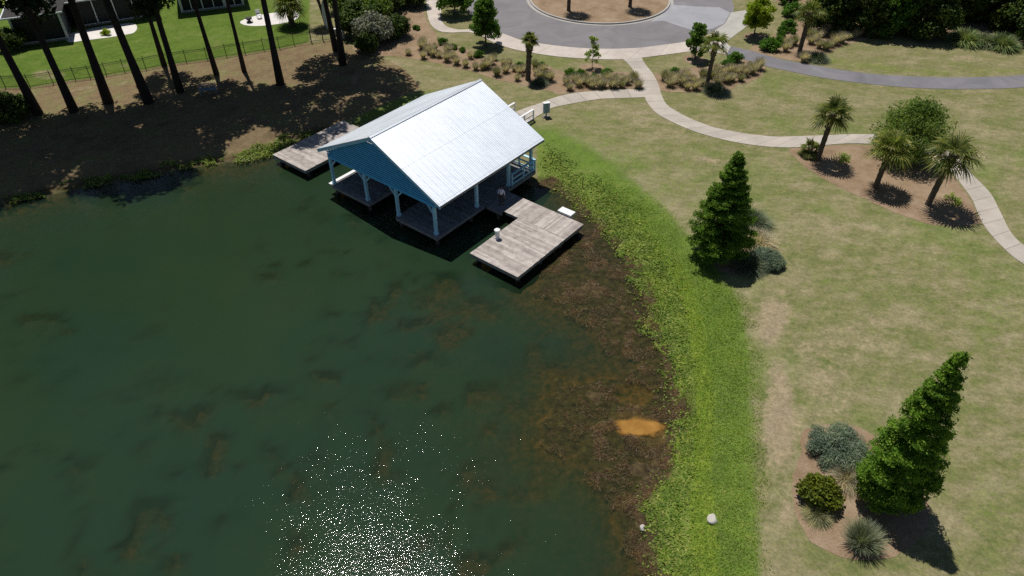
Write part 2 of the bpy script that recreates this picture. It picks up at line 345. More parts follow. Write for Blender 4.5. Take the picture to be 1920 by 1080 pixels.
m1 = N(nt, 'ShaderNodeMixShader'); nt.links.new(ex, m1.inputs[0]); nt.links.new(tr.outputs[0], m1.inputs[1]); nt.links.new(df.outputs[0], m1.inputs[2])
gl = N(nt, 'ShaderNodeBsdfGlossy'); gl.inputs['Roughness'].default_value = .035
mp = N(nt, 'ShaderNodeMapping'); mp.inputs['Rotation'].default_value = (0, 0, -.6); mp.inputs['Scale'].default_value = (1, 1.8, 1); nt.links.new(P, mp.inputs[0])
w1 = noise(nt, 4.5, 3, .65, mp.outputs[0]); w2 = noise(nt, .6, 2, .5, P); w3 = ramp(nt, noise(nt, .16, 3, .6, P), [(.35, (.7,)*3), (.65, (1.35,)*3)]); w1 = math_(nt, 'MULTIPLY', w1, w3)
hgt = math_(nt, 'ADD', math_(nt, 'MULTIPLY', w1, .0125), math_(nt, 'MULTIPLY', w2, .02))
bp = N(nt, 'ShaderNodeBump'); bp.inputs['Distance'].default_value = 1.0; bp.inputs['Strength'].default_value = 1.0; nt.links.new(hgt, bp.inputs['Height'])
nt.links.new(bp.outputs[0], gl.inputs['Normal'])
fr = N(nt, 'ShaderNodeFresnel'); fr.inputs[0].default_value = 1.33; nt.links.new(bp.outputs[0], fr.inputs['Normal'])
m2 = N(nt, 'ShaderNodeMixShader'); nt.links.new(fr.outputs[0], m2.inputs[0]); nt.links.new(m1.outputs[0], m2.inputs[1]); nt.links.new(gl.outputs[0], m2.inputs[2])
nt.links.new(m2.outputs[0], out.inputs['Surface'])
tag(link('water', wm, m), kind='structure')
# ---------------------------------------------------------------- sheets: paths, road, beds
def sheet(name, pts, z, m, h=None, kind='structure'):
    pts = [tuple(p[:2]) for p in pts]
    import mathutils.geometry as mg
    tris = mg.tessellate_polygon([[Vector((x, y, 0)) for x, y in pts]])
    vs = [(x, y, z) for x, y in pts]; fs = []
    for t in tris:
        a, b_, c_ = (Vector(vs[i]) for i in t)
        fs.append(tuple(t) if (b_-a).cross(c_-a).z > 0 else tuple(t)[::-1])
    if h:
        n = len(pts); vs += [(x, y, z-h) for x, y in pts]; fs += [(i, (i+1) % n, n+(i+1) % n, n+i) for i in range(n)]
    me = bpy.data.meshes.new(name); me.from_pydata(vs, [], fs); me.update()
    o = link(name, me, m); return tag(o, kind=kind)
def ribbon(name, Lp, Rp, z, m, h=.06, n=90):
    def rs(P):
        P = catmull([un(x, y) for x, y in P], 6); d = np.r_[0, np.cumsum(np.hypot(*np.diff(P, axis=0).T))]; t = np.linspace(0, d[-1], n)
        return np.stack([np.interp(t, d, P[:, 0]), np.interp(t, d, P[:, 1])], -1)
    L, R = rs(Lp), rs(Rp); cc = (L+R)/2; al = np.r_[0, np.cumsum(np.hypot(*np.diff(cc, axis=0).T))]; wd = np.hypot(*(L-R).T)
    vs = [(*p, z) for p in L]+[(*p, z) for p in R]+[(*p, z-h) for p in L]+[(*p, z-h) for p in R]
    fs = []; uvs = []
    def U(i): k = i % (2*n); return (al[k % n], 0 if k < n else wd[k % n])
    for i in range(n-1):
        for f in ((i, i+1, n+i+1, n+i), (i, 2*n+i, 2*n+i+1, i+1), (n+i, n+i+1, 3*n+i+1, 3*n+i)): fs.append(f)
    me = bpy.data.meshes.new(name); me.from_pydata(vs, [], fs); uvl = me.uv_layers.new(name='run')
    for lp in me.loops: uvl.data[lp.index].uv = U(lp.vertex_index)
    me.update(); return tag(link(name, me, m), kind='structure')
def concrete(name, joint, c0, c1, jc=.55, jw=.035):
    m, nt, b = mat(name); P = pos(nt); f = noise(nt, .8, 6, .65, P); g_ = noise(nt, 12, 4, .6, P)
    c = ramp(nt, f, [(.3, c0), (.7, c1)]); c = mixc(nt, 1.0, c, ramp(nt, g_, [(.25, (.88,)*3), (.75, (1.08,)*3)]), 'MULTIPLY')
    if joint:
        uv = N(nt, 'ShaderNodeUVMap', uv_map='run'); s = N(nt, 'ShaderNodeSeparateXYZ'); nt.links.new(uv.outputs[0], s.inputs[0])
        fr = math_(nt, 'FRACT', math_(nt, 'DIVIDE', s.outputs[0], joint)); ln = math_(nt, 'LESS_THAN', fr, jw)
        cell = N(nt, 'ShaderNodeTexWhiteNoise', noise_dimensions='1D'); nt.links.new(math_(nt, 'FLOOR', math_(nt, 'DIVIDE', s.outputs[0], joint)), cell.inputs['W'])
        c = mixc(nt, 1.0, c, ramp(nt, cell.outputs[0], [(0, (.92, .92, .92)), (1, (1.06, 1.05, 1.04))]), 'MULTIPLY')
        c = mixc(nt, ln, c, mixc(nt, 1.0, c, (jc, jc, jc*.97, 1), 'MULTIPLY'))
    nt.links.new(c, b.inputs['Base Color']); b.inputs['Roughness'].default_value = .9; b.inputs['Specular IOR Level'].default_value = .2; bump(nt, b, g_, .01); return m
M_conc = concrete('pale_concrete', 1.5, (.37, .33, .285), (.46, .42, .37))
M_walk = concrete('sidewalk_concrete', 3.2, (.42, .37, .33), (.54, .48, .43), .7, .02)
M_pad = concrete('grey_concrete', 2.6, (.25, .24, .225), (.33, .32, .30), 1.35, .03)
M_kerb = concrete('kerb_concrete', 0, (.33, .31, .29), (.42, .40, .37))
def asphalt(name, a, b2, crack=True):
    m, nt, b = mat(name); P = pos(nt); f = noise(nt, .25, 6, .65, P, 1.2); g_ = noise(nt, 14, 4, .7, P)
    c = ramp(nt, f, [(.32, a), (.62, b2), (.74, tuple(min(1, x*1.25) for x in b2))]); c = mixc(nt, 1.0, c, ramp(nt, g_, [(.25, (.86,)*3), (.75, (1.12,)*3)]), 'MULTIPLY')
    nt.links.new(c, b.inputs['Base Color']); b.inputs['Roughness'].default_value = .85; b.inputs['Specular IOR Level'].default_value = .3; bump(nt, b, g_, .01); return m
M_asph = asphalt('worn_asphalt', (.155, .143, .150), (.20, .188, .196)); M_apath = asphalt('path_asphalt', (.135, .130, .145), (.185, .178, .192))
M_patch = asphalt('pale_road_patch', (.26, .26, .28), (.31, .31, .33))
def mulchmat():
    m, nt, b = mat('pine_straw_mulch'); P = pos(nt); f = noise(nt, .7, 6, .7, P); g_ = noise(nt, 11, 5, .75, P)
    c = ramp(nt, f, [(.3, (.205, .145, .092)), (.5, (.28, .205, .136)), (.72, (.34, .27, .19))]); c = mixc(nt, 1.0, c, ramp(nt, g_, [(.25, (.66, .64, .62)), (.75, (1.25, 1.22, 1.2))]), 'MULTIPLY')
    nt.links.new(c, b.inputs['Base Color']); b.inputs['Roughness'].default_value = .95; b.inputs['Specular IOR Level'].default_value = .05; bump(nt, b, g_, .05); return m
M_mulch = mulchmat()
def bedsheet(px, z=.812, world=False):
    P = catmull(px if world else [un(x, y) for x, y in px], 5, True); P2 = []
    n = len(P)
    for i in range(n):
        a, c = P[i], P[(i+1) % n]; L = np.hypot(*(c-a)); k = max(1, int(L/.25))
        for j in range(k):
            q = a+(c-a)*j/k; t = (c-a)/max(L, 1e-6); nn = np.array([-t[1], t[0]]); P2.append(q+nn*(float(fbm(np.array([q[0]*1.0]), np.array([q[1]]), .7, 3)[0])-.5)*.35)
    return sheet('mulch_bed', P2, z, M_mulch)
RC = np.array([10.62, 90.0])
ring = lambda r, c=RC, n=120: [c+r*np.array([math.cos(2*math.pi*k/n), math.sin(2*math.pi*k/n)]) for k in range(n)]
sheet('road', ring(16.1), .806, M_asph)
sheet('road', [un(1290, 12), un(1262, -30), un(1335, -60), un(1420, -60), un(1335, -12), un(1349, 4), un(1371, 25)], .812, M_asph)
sheet('road_patch', [un(*q) for q in [(1258, 9), (1300, 12), (1349, 14), (1369, 24), (1358, 44), (1336, 54), (1305, 59), (1288, 54), (1243, 39), (1219, 41), (1240, 28)]], .818, M_patch)
IC = np.array([10.79, 89.65])
def annulus(name, r0, r1, z, h, m, c):
    n = 120; vs = []; fs = []
    for r, zz in ((r0, z), (r1, z), (r1, z-h), (r0, z-h)):
        for k in range(n): t = 2*math.pi*k/n; vs.append((c[0]+r*math.cos(t), c[1]+r*math.sin(t), zz))
    for q in range(4):
        for k in range(n): fs.append((q*n+k, q*n+(k+1) % n, ((q+1) % 4)*n+(k+1) % n, ((q+1) % 4)*n+k)[::-1])
    me = bpy.data.meshes.new(name); me.from_pydata(vs, [], fs); me.update(); return tag(link(name, me, m), kind='structure')
annulus('kerb', 8.27, 8.5, .96, .2, M_kerb, IC)
annulus('gutter', 8.5, 8.85, .815, .03, M_kerb, IC)
sheet('mulch_bed', ring(8.27, IC), .90, M_mulch)
# sidewalk round the turning circle, path to the boathouse, long curving path, asphalt path
ribbon('sidewalk', [(814, -30), (822, 0), (827, 18), (828, 38), (838, 50), (860, 56), (885, 55), (910, 57), (935, 61), (960, 69.5), (980, 76.5), (1020, 83), (1060, 88), (1100, 91), (1150, 92), (1200, 90), (1247, 84), (1284, 79), (1315, 71), (1342, 58)],
       [(790, -30), (798, 0), (801, 25), (807, 45), (822, 58), (845, 61.5), (882, 61), (905, 70), (930, 82), (960, 92), (1000, 100), (1030, 104.5), (1060, 108), (1110, 111), (1160, 112), (1200, 109), (1256, 102), (1297, 97), (1330, 97), (1361, 103)], .842, M_walk, .06, 140)
sheet('concrete_pad', [un(*q) for q in [(1341, 57), (1359, 45), (1366, 33), (1370.5, 24), (1404, 18.5), (1409, 30), (1408, 38), (1402, 46), (1395, 54), (1380, 65), (1365, 76), (1363, 82), (1370, 88), (1362, 103), (1345, 97), (1335, 75)]], .838, M_pad, .05)
ribbon('footpath', [(1150, 106), (1167, 111), (1182, 125), (1192, 140), (1205, 162), (1209, 182), (1215, 195), (1230, 212), (1250, 224), (1275, 236), (1311, 250), (1364, 264), (1417, 273), (1470, 277), (1523, 275), (1576, 270), (1626, 270), (1690, 276), (1745, 294), (1778, 318), (1798, 341), (1821, 372), (1835, 404), (1849, 429), (1877, 461), (1920, 496), (2040, 560)],
       [(1215, 104), (1204, 109), (1211, 122), (1225, 140), (1235, 160), (1240, 178), (1250, 196), (1268, 209), (1293, 222), (1318, 232), (1346, 241), (1399, 251), (1452, 256.5), (1488, 256), (1545, 254), (1594, 252), (1637, 252.5), (1700, 256), (1755, 270), (1795, 296), (1821, 326), (1856, 362), (1877, 401), (1895, 436), (1920, 461), (1960, 486), (2080, 540)], .835, M_conc, .06, 200)
ribbon('footpath', [(1208, 168.5), (1170, 167.5), (1125, 170), (1075, 175), (1037, 184), (1012, 194), (987, 202), (966, 210.5)],
       [(1212, 182.5), (1170, 184), (1125, 186), (1075, 194), (1037, 202), (1020, 211), (1000, 223)], .829, M_conc, .05, 70)
ribbon('asphalt_path', [(1352, 86), (1369, 87), (1406, 95), (1462, 111), (1500, 118), (1545, 126), (1589, 133), (1640, 139), (1700, 143), (1789, 145.5), (1860, 144), (1920, 141), (2200, 120)],
       [(1340, 97), (1361, 103), (1395, 112), (1434, 124), (1481, 134), (1510, 140), (1560, 149), (1633, 158), (1700, 164), (1767, 167), (1840, 167), (1920, 164), (2200, 145)], .824, M_apath, .04, 120)
bedsheet([(662, 92), (690, 64), (745, 36), (772, 6), (790, 2), (799, 36), (806, 52), (817, 64), (820, 76), (840, 81), (857, 86), (872, 91), (887, 97), (907, 108), (941, 117), (990, 120), (1025, 124), (1044, 130), (1057, 135), (1090, 133), (1120, 136), (1152, 135), (1180, 136), (1194, 140), (1203, 156), (1203, 166), (1170, 166), (1125, 168.5), (1075, 173.5), (1050, 177), (1035, 172), (1000, 166), (962, 155), (925, 148), (887, 135), (851, 127), (809, 117), (782, 112), (740, 106), (700, 104)])
bedsheet([(1228, 139), (1241, 137), (1290, 128), (1340, 122), (1387, 112), (1415, 115), (1433, 124), (1431, 139), (1416, 150), (1387, 159), (1369, 167), (1312, 173), (1243, 171), (1236, 158)])
bedsheet([(1481, 279), (1495, 300), (1523, 323), (1559, 344), (1612, 369), (1658, 390), (1700, 408), (1753, 422), (1800, 424), (1838, 418), (1832, 400), (1819, 374), (1796, 343), (1776, 320), (1742, 297), (1688, 279), (1626, 272), (1576, 272), (1523, 277)])
bedsheet([(1407, 94), (1423, 81), (1449, 67), (1462, 58), (1473, 42), (1474, 28), (1470, 9), (1462, -8), (1600, -60), (2150, -80), (2250, 60), (2100, 118), (1960, 102), (1917, 95), (1867, 88), (1825, 80), (1783, 74), (1750, 72), (1708, 69), (1658, 66), (1629, 73), (1598, 81), (1567, 92), (1543, 106), (1515, 115), (1497, 115), (1462, 109)])
bedsheet([(1510, 805), (1500, 850), (1488, 893), (1489, 941), (1503, 990), (1530, 1022), (1575, 1046), (1624, 1052), (1690, 1035), (1740, 985), (1730, 900), (1680, 850), (1600, 800)])
bedsheet([(1345, 470), (1340, 500), (1360, 512), (1400, 512), (1440, 508), (1462, 492), (1430, 440), (1420, 420), (1350, 430)])
for (cx, cy, r) in [(1110, 128, 1.25), (1303, 112, 1.2), (1418, 69, 1.25)]:
    c0 = un(cx, cy); bedsheet([c0+r*np.array([math.cos(t), math.sin(t)]) for t in np.linspace(0, 6.283, 11)[:-1]], .818, True)
# murky orange puddle in the marsh
mpd, ntp, bpd = mat('orange_silt_water'); f = noise(ntp, 1.5, 4, .6, pos(ntp)); ntp.links.new(ramp(ntp, f, [(.3, (.24, .115, .022)), (.7, (.34, .18, .04))]), bpd.inputs['Base Color']); bpd.inputs['Roughness'].default_value = .08
P = pos(ntp); pc = un(1197, 801, 0); sub_ = N(ntp, 'ShaderNodeVectorMath', operation='SUBTRACT'); ntp.links.new(P, sub_.inputs[0]); sub_.inputs[1].default_value = (pc[0], pc[1], 0)
mpp = N(ntp, 'ShaderNodeMapping'); mpp.inputs['Rotation'].default_value = (0, 0, .60); mpp.inputs['Scale'].default_value = (1/1.6, 1/.72, 1); ntp.links.new(sub_.outputs[0], mpp.inputs[0])
ln = N(ntp, 'ShaderNodeVectorMath', operation='LENGTH'); ntp.links.new(mpp.outputs[0], ln.inputs[0]); q_ = math_(ntp, 'ADD', ln.outputs['Value'], math_(ntp, 'MULTIPLY', math_(ntp, 'SUBTRACT', noise(ntp, 1.6, 5, .65, P), .5), .9))
tp = N(ntp, 'ShaderNodeBsdfTransparent'); mxp = N(ntp, 'ShaderNodeMixShader'); ntp.links.new(sstep(ntp, q_, .58, 1.04), mxp.inputs[0]); ntp.links.new(bpd.outputs[0], mxp.inputs[1]); ntp.links.new(tp.outputs[0], mxp.inputs[2]); ntp.links.new(mxp.outputs[0], ntp.nodes['Material Output'].inputs['Surface'])
sheet('puddle_water', [pc+np.array([1.9*math.cos(t), 1.6*math.sin(t)]) for t in np.linspace(0, 6.283, 33)[:-1]], .02, mpd)
# ---------------------------------------------------------------- boathouse
rng = random.Random(3)
def paint(name, c, rough=.55):
    m, nt, b = mat(name); f = noise(nt, 1.4, 5, .6, pos(nt)); nt.links.new(ramp(nt, f, [(.3, tuple(x*.86 for x in c)), (.7, c)]), b.inputs['Base Color']); b.inputs['Roughness'].default_value = rough; return m
M_white = paint('white_paint', (.78, .79, .80)); M_post = paint('shade_tinted_white_paint', (.48, .80, .98)); M_gable = paint('shade_blue_white_paint', (.13, .58, .98)); M_gback = paint('gap_shade_blue', (.02, .14, .34)); M_dark = simple('dark_timber', (.05, .045, .04), (.09, .08, .07), 2)  # white paint: posts and gable carry shade's sky light as blue in the colour
M_deck = planks('weathered_decking', (.34, .305, .275), (.43, .39, .355), (.52, .48, .44)); M_deckin = planks('shade_darkened_decking', (.18, .18, .185), (.23, .23, .235), (.28, .275, .28))  # under-roof planks: same decking with the roof's shade darkened into the colours
M_fascia = simple('weathered_fascia', (.22, .21, .20), (.32, .30, .29), 2)
M_pile = simple('piling_timber', (.05, .045, .035), (.11, .095, .07), 3, bmp=.02)
def roofmat():
    m, nt, b = mat('galvanised_metal'); P = objc(nt); mp = N(nt, 'ShaderNodeMapping'); mp.inputs['Scale'].default_value = (.15, 2.2, 1); mp.inputs['Rotation'].default_value = (0, 0, -PH); nt.links.new(P, mp.inputs[0])
    f = noise(nt, 2.4, 5, .6, mp.outputs[0]); g_ = noise(nt, .5, 4, .6, P); uv = N(nt, 'ShaderNodeUVMap', uv_map='run'); s = N(nt, 'ShaderNodeSeparateXYZ'); nt.links.new(uv.outputs[0], s.inputs[0])
    pn = N(nt, 'ShaderNodeTexWhiteNoise', noise_dimensions='2D'); cb = N(nt, 'ShaderNodeCombineXYZ')
    nt.links.new(math_(nt, 'FLOOR', math_(nt, 'DIVIDE', s.outputs[0], .92)), cb.inputs[0]); nt.links.new(math_(nt, 'FLOOR', math_(nt, 'DIVIDE', s.outputs[1], 3.55)), cb.inputs[1]); nt.links.new(cb.outputs[0], pn.inputs['Vector'])
    c = ramp(nt, f, [(.25, (.73, .78, .84)), (.75, (.84, .885, .94))]); c = mixc(nt, 1.0, c, ramp(nt, pn.outputs[0], [(0, (.96, .965, .97)), (1, (1., 1., 1.))]), 'MULTIPLY')
    ln = math_(nt, 'LESS_THAN', math_(nt, 'FRACT', math_(nt, 'DIVIDE', s.outputs[1], 3.55)), .012); c = mixc(nt, math_(nt, 'MULTIPLY', ln, .5), c, (.4, .42, .45))
    nt.links.new(c, b.inputs['Base Color']); b.inputs['Metallic'].default_value = .86
    nt.links.new(ramp(nt, g_, [(.3, (.55,)*3), (.7, (.62,)*3)]), b.inputs['Roughness']); bump(nt, b, f, .01); return m
M_roof = roofmat()
W = 10.753; PU = [.0, 3.77, 7.037, 10.753]; PVs = [0, 4.376, 8.103, 10.9]
HE, HR = 2.855, 5.931; U0, U1, V0, V1 = -.907, W+.907, -.35, 11.383; UM = W/2
BH = empty('boathouse', hw(UM, 0, -DZ), 'open boathouse with a pale metal gable roof and shade-blue slatted gable standing over the pond', 'boathouse')
def bh(mb, name, m, parent=BH, smooth=False, lab=None):
    me = mb.mesh(name, smooth); me.transform(Matrix.Translation(-Vector(BH.location))) ; o = link(name, me, m, parent); 
    if lab: o['label'] = lab
    return o
UD = Vector((*eU, 0)); VD = Vector((*eV, 0)); ZD = Vector((0, 0, 1))
sl_len = math.hypot(UM-U0, HR-HE); AX = (UD, VD, ZD)
for side in (0, 1):
    ue = U1 if side else U0; dU = (ue-UM); nrm = Vector((0, 0, 0))
    down = (hw(ue, 0, HE)-hw(UM, 0, HR)).normalized(); up = down.cross(VD) if side else VD.cross(down)
    if up.z < 0: up = -up
    nrib = 66; vs = []; fs = []; uvs = []
    prof = []; v = V0
    step = (V1-V0)/nrib
    for i in range(nrib):
        a = V0+i*step; hgt = .014 if i % 3 == 0 else .007
        prof += [(a, 0), (a+step*.36, 0), (a+step*.5, hgt), (a+step*.64, hgt), (a+step*.78, 0)]
    prof.append((V1, 0)); rows = [0, .5, 1.0]
    for ri, t in enumerate(rows):
        for (a, hg) in prof:
            base = hw(UM+(ue-UM)*t, a, HR+(HE-HR)*t); vs.append(base+up*(hg+.012)); uvs.append((a-V0, t*sl_len+.3))
    n = len(prof)
    for ri in range(len(rows)-1):
        for i in range(n-1):
            f = (ri*n+i, ri*n+i+1, (ri+1)*n+i+1, (ri+1)*n+i); fs.append(f if side == 0 else f[::-1])
    b0 = len(vs)
    for t in (0, 1):
        for a in (V0, V1): vs.append(hw(UM+(ue-UM)*t, a, HR+(HE-HR)*t)-up*.05); uvs.append((a-V0, .5))
    fs += [(b0, b0+1, b0+3, b0+2)]; L = (len(rows)-1)*n
    fs += [(L, L+n-1, b0+3, b0+2), (0, L, b0+2, b0), (n-1, L+n-1, b0+3, b0+1)]
    me = bpy.data.meshes.new('roof_slope'); me.from_pydata([tuple(q) for q in vs], [], fs); uvl = me.uv_layers.new(name='run')
    for lp in me.loops: uvl.data[lp.index].uv = uvs[lp.vertex_index]
    me.transform(Matrix.Translation(-Vector(BH.location))); me.update()
    o = link('roof_slope', me, M_roof, BH); o['label'] = 'bright white sunlit roof slope facing right' if side else 'duller grey blue roof slope facing left'
    for v in (V0+.05, V1-.05):
        mb = MB(); mb.bar(hw(UM, v, HR-.17), hw(ue, v, HE-.17), .05, .2, up); bh(mb, 'rake_board', M_post if v < 1 else M_white)
    mb = MB(); mb.bar(hw(ue, V0+.08, HE-.10), hw(ue, V1-.08, HE-.10), .03, .12); bh(mb, 'eave_trim', M_fascia)
    mb = MB()
    for v in np.arange(V0+.5, V1-.3, .62): mb.bar(hw(UM+.03*(1 if side else -1), v, HR-.2), hw(ue, v, HE-.16), .05, .16, up)
    bh(mb, 'rafter', M_dark)
mb = MB(); 
for s in (-1, 1): mb.bar(hw(UM+.075*s, V0-.01, HR+.02), hw(UM+.075*s, V1+.01, HR+.02), .16, .02, (ZD+UD*.49*s).normalized())
bh(mb, 'ridge_cap', M_roof)
# gable screens of overlapping slats
for v, dz in ((.0, 0), (10.9, 1)):
    mb = MB(); z = HE-.32; k = 0
    while z < HR-.32:
        half = (HR-.22-z)/(HR-HE)*(UM-U0); 
        if z < HE+.05: half = min(half, UM+.12)
        half = min(half, (UM+.12) if z < HE+.1 else half)
        mb.box(hw(UM, v-.13, z), (2*half-.1, .02, .125), (UD, VD, ZD)); z += .18; k += 1
    bh(mb, 'gable_slats', M_gable); zt = HR-.75; hb = (HR-.3-zt)/(HR-HE)*(UM-U0); mb = MB(); mb.add([hw(.05, v-.07, HE-.4), hw(W-.05, v-.07, HE-.4), hw(W-.05, v-.07, HE+.05), hw(UM+hb, v-.07, zt), hw(UM-hb, v-.07, zt), hw(.05, v-.07, HE+.05)], [(0, 1, 2, 3, 4, 5)]); bh(mb, 'gable_shade_backing', M_gback)  # added sheet; deep blue puts the shade between slats into its colour
for v in PVs:
    mb = MB(); mb.bar(hw(-.15, v, HE-.44), hw(W+.15, v, HE-.44), .16, .26); bh(mb, 'tie_beam', M_gable if v == 0 else M_post)
for u in (PU[0], PU[3]):
    mb = MB(); mb.bar(hw(u, .1, HE-.28), hw(u, 10.8, HE-.28), .15, .22); bh(mb, 'plate_beam', M_post)
for iv, v in enumerate(PVs):
    for iu, u in enumerate(PU):
        mb = MB(); mb.box(hw(u, v, (HE-.57)/2), (.2, .2, HE-.57), AX); mb.box(hw(u, v, .09), (.26, .26, .18), AX); po = bh(mb, 'post', M_post)
        if iv == 0 or v > 10:
            for s in (-1, 1):
                if (iu == 0 and s < 0) or (iu == 3 and s > 0): continue
                mb = MB(); mb.bar(hw(u+s*.06, v, HE-1.22), hw(u+s*.62, v, HE-.60), .1, .1, VD); bh(mb, 'brace', M_post, po)
# decks under the roof
def boards(mb, u0, u1, v0, v1, along, pitch=.145, th=.04, z=0):
    r = random.Random(int(u0*7+v0*13)); a0, a1 = (v0, v1) if along == 'u' else (u0, u1); a = a0; 
    while a < a1-.02:
        wdt = min(pitch, a1-a)-.008; j0, j1 = (u0, u1) if along == 'u' else (v0, v1); cut = j0+(j1-j0)*r.uniform(.3, .7) if (j1-j0) > 3.5 else j1; e = r.uniform(-.012, .012)
        for (s0, s1) in ((j0+e, cut-.004), (cut+.004, j1+e)):
            if s1-s0 < .1: continue
            c = hw((s0+s1)/2, a+wdt/2, z-th/2+r.uniform(-.003, .003)) if along == 'u' else hw(a+wdt/2, (s0+s1)/2, z-th/2+r.uniform(-.003, .003))
            mb.box(c, ((s1-s0), wdt, th) if along == 'u' else (wdt, (s1-s0), th), AX)
        a += pitch
def deck(parentfn, u0, u1, v0, v1, along, m, name='decking'):
    mb = MB(); boards(mb, u0, u1, v0, v1, along); o = parentfn(mb, name, m)
    return o
def frame(parentfn, u0, u1, v0, v1, m=M_fascia, sides='fblr', d=.26):
    mb = MB(); z = -.042-d/2
    if 'f' in sides: mb.bar(hw(u0+.05, v0+.05, z), hw(u1-.05, v0+.05, z), .05, d)
    if 'b' in sides: mb.bar(hw(u0+.05, v1-.05, z), hw(u1-.05, v1-.05, z), .05, d)
    if 'l' in sides: mb.bar(hw(u0+.05, v0+.1, z), hw(u0+.05, v1-.1, z), .05, d)
    if 'r' in sides: mb.bar(hw(u1-.05, v0+.1, z), hw(u1-.05, v1-.1, z), .05, d)
    for v in np.arange(v0+.6, v1-.3, .6): mb.bar(hw(u0+.1, v, z+.02), hw(u1-.1, v, z+.02), .05, d-.06)
    parentfn(mb, 'deck_frame', m)
def pilings(parentfn, pts, r=.14):
    for (u, v) in pts:
        p = hw(u, v, -.3); g = ground_z(p.x, p.y); mb = MB(); mb.tube([(p.x, p.y, DZ-.3), (p.x, p.y, g-.4)], r, 10); parentfn(mb, 'piling', M_pile, smooth=True)
for (u0, u1) in ((-.1, 4.2), (6.95, 11.1)):
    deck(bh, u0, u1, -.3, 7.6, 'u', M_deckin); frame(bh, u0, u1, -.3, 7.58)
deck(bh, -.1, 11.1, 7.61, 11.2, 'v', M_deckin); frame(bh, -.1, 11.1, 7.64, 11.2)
deck(bh, 11.11, 12.72, 4.9, 7.41, 'v', M_deckin); frame(bh, 11.16, 12.72, 4.9, 7.41, sides='fb')  # shade-coloured boards stop near the roof's shadow edge
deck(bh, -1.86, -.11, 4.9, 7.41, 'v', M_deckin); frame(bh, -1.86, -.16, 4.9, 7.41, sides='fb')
pilings(bh, [(u, v) for u in (.2, 3.9, 7.25, 10.8) for v in (.0, 3.6, 7.2)]+[(u, 10.6) for u in (.2, 3.9, 7.25, 10.8)]+[(12.2, 5.1), (12.2, 7.2), (-1.4, 5.1), (-1.4, 7.2)])
# railings at the land end of the right and left sides
def railing(parentfn, a, b, m=M_post):
    mb = MB(); (ua, va), (ub, vb) = a, b; L = math.hypot(ub-ua, vb-va); n = max(2, int(round(L/1.4))+1)
    for k in range(n): t = k/(n-1); mb.box(hw(ua+(ub-ua)*t, va+(vb-va)*t, .5), (.1, .1, 1.0), AX)
    for z, hgt, wd in ((1.03, .045, .2), (.55, .12, .04), (.14, .12, .04)): mb.bar(hw(ua, va, z), hw(ub, vb, z), wd, hgt)
    return parentfn(mb, 'railing', m)
railing(bh, (11.0, 8.25), (11.0, 11.1)); railing(bh, (8.1, 11.05), (10.85, 11.05)); railing(bh, (-.0, 8.25), (-.0, 11.05)); railing(bh, (.15, 11.05), (5.0, 11.05))
# entrance ramp from the path, with white rails
mb = MB(); boards(mb, 3.6, 5.8, 11.22, 17.95, 'u', z=.1); bh(mb, 'boardwalk', M_deck)
for u in (3.65, 5.75): railing(bh, (u, 11.4), (u, 17.8), M_white)
pilings(bh, [(u, v) for u in (3.8, 5.6) for v in (12.6, 14.6)])
mb = MB(); mb.bar(hw(-.2, -.3, .02), hw(-.2, 4.8, .02), .3, .07); bh(mb, 'painted_sun_strip', M_white)  # added white board; sunlight on the deck edge is put into its colour
# ---------------------------------------------------------------- docks
def dock(label, s):
    # s=1: right side of the boathouse; s=-1: mirrored
    mu = (lambda u: u) if s > 0 else (lambda u: W-u)
    D = empty('dock', hw(mu(16.1), 2.5, -DZ), label, 'dock', 'weathered plank docks beside the boathouse')
    def dk(mb, name, m, parent=D, smooth=False):
        me = mb.mesh(name, smooth); me.transform(Matrix.Translation(-Vector(D.location))); return link(name, me, m, parent)
    a, b = sorted((mu(14.04), mu(18.2))); deck(dk, a, b, -.2, 5.13, 'u', M_deck); frame(dk, a, b, -.2, 5.13)
    a2, b2 = sorted((mu(12.74), mu(18.2))); deck(dk, a2, b2, 5.15, 7.41, 'v', M_deck); frame(dk, a2, b2, 5.2, 7.41)
    pilings(dk, [(mu(14.4), .3), (mu(17.8), .3), (mu(14.4), 2.7), (mu(17.85), 2.7), (mu(14.4), 4.9), (mu(17.85), 5.0), (mu(17.85), 7.1), (mu(15.2), 7.1)], .16)
    return D
dock('sunlit weathered plank dock on the boathouse right with a white topped pedestal on it', 1)
dock('weathered plank dock on the boathouse left, partly in pine shade at its far end', -1)
# white topped pedestals, white box
def pedestal(u, v, label):
    p = hw(u, v, 0); t = empty('dock_pedestal', p, label, 'pedestal')
    mb = MB(); mb.box((0, 0, .31), (.22, .22, .62)); mb.box((0, 0, .03), (.3, .3, .06)); mb.build('pedestal_column', M_white, t)
    mb = MB(); mb.lathe([(.13, .62), (.20, .66), (.22, .70), (.18, .74), (.02, .78)], 20); mb.build('pedestal_cap', M_white, t); t.rotation_euler.z = PH
pedestal(14.42, 2.3, 'white pedestal with a round cap on the sunlit right dock'); pedestal(7.25, 2.45, 'shaded pedestal with a round cap under the boathouse roof beside the right slip')
t = empty('dock_box', hw(16.45, 7.75, -.12), 'white flat topped box at the land side edge of the right dock', 'dock box')
mb = MB(); mb.box((0, 0, .12), (1.02, .5, .26)); mb.build('box_body', M_white, t); mb = MB(); mb.box((0, 0, .29), (1.16, .62, .07)); mb.build('box_lid', M_white, t); t.rotation_euler.z = PH
mb = MB()
for dx in (-.35, .35):
    mb.tube([(dx, 0, 0), (dx, 0, -1.3)], .06, 8)
mb.build('box_leg', M_pile, t)
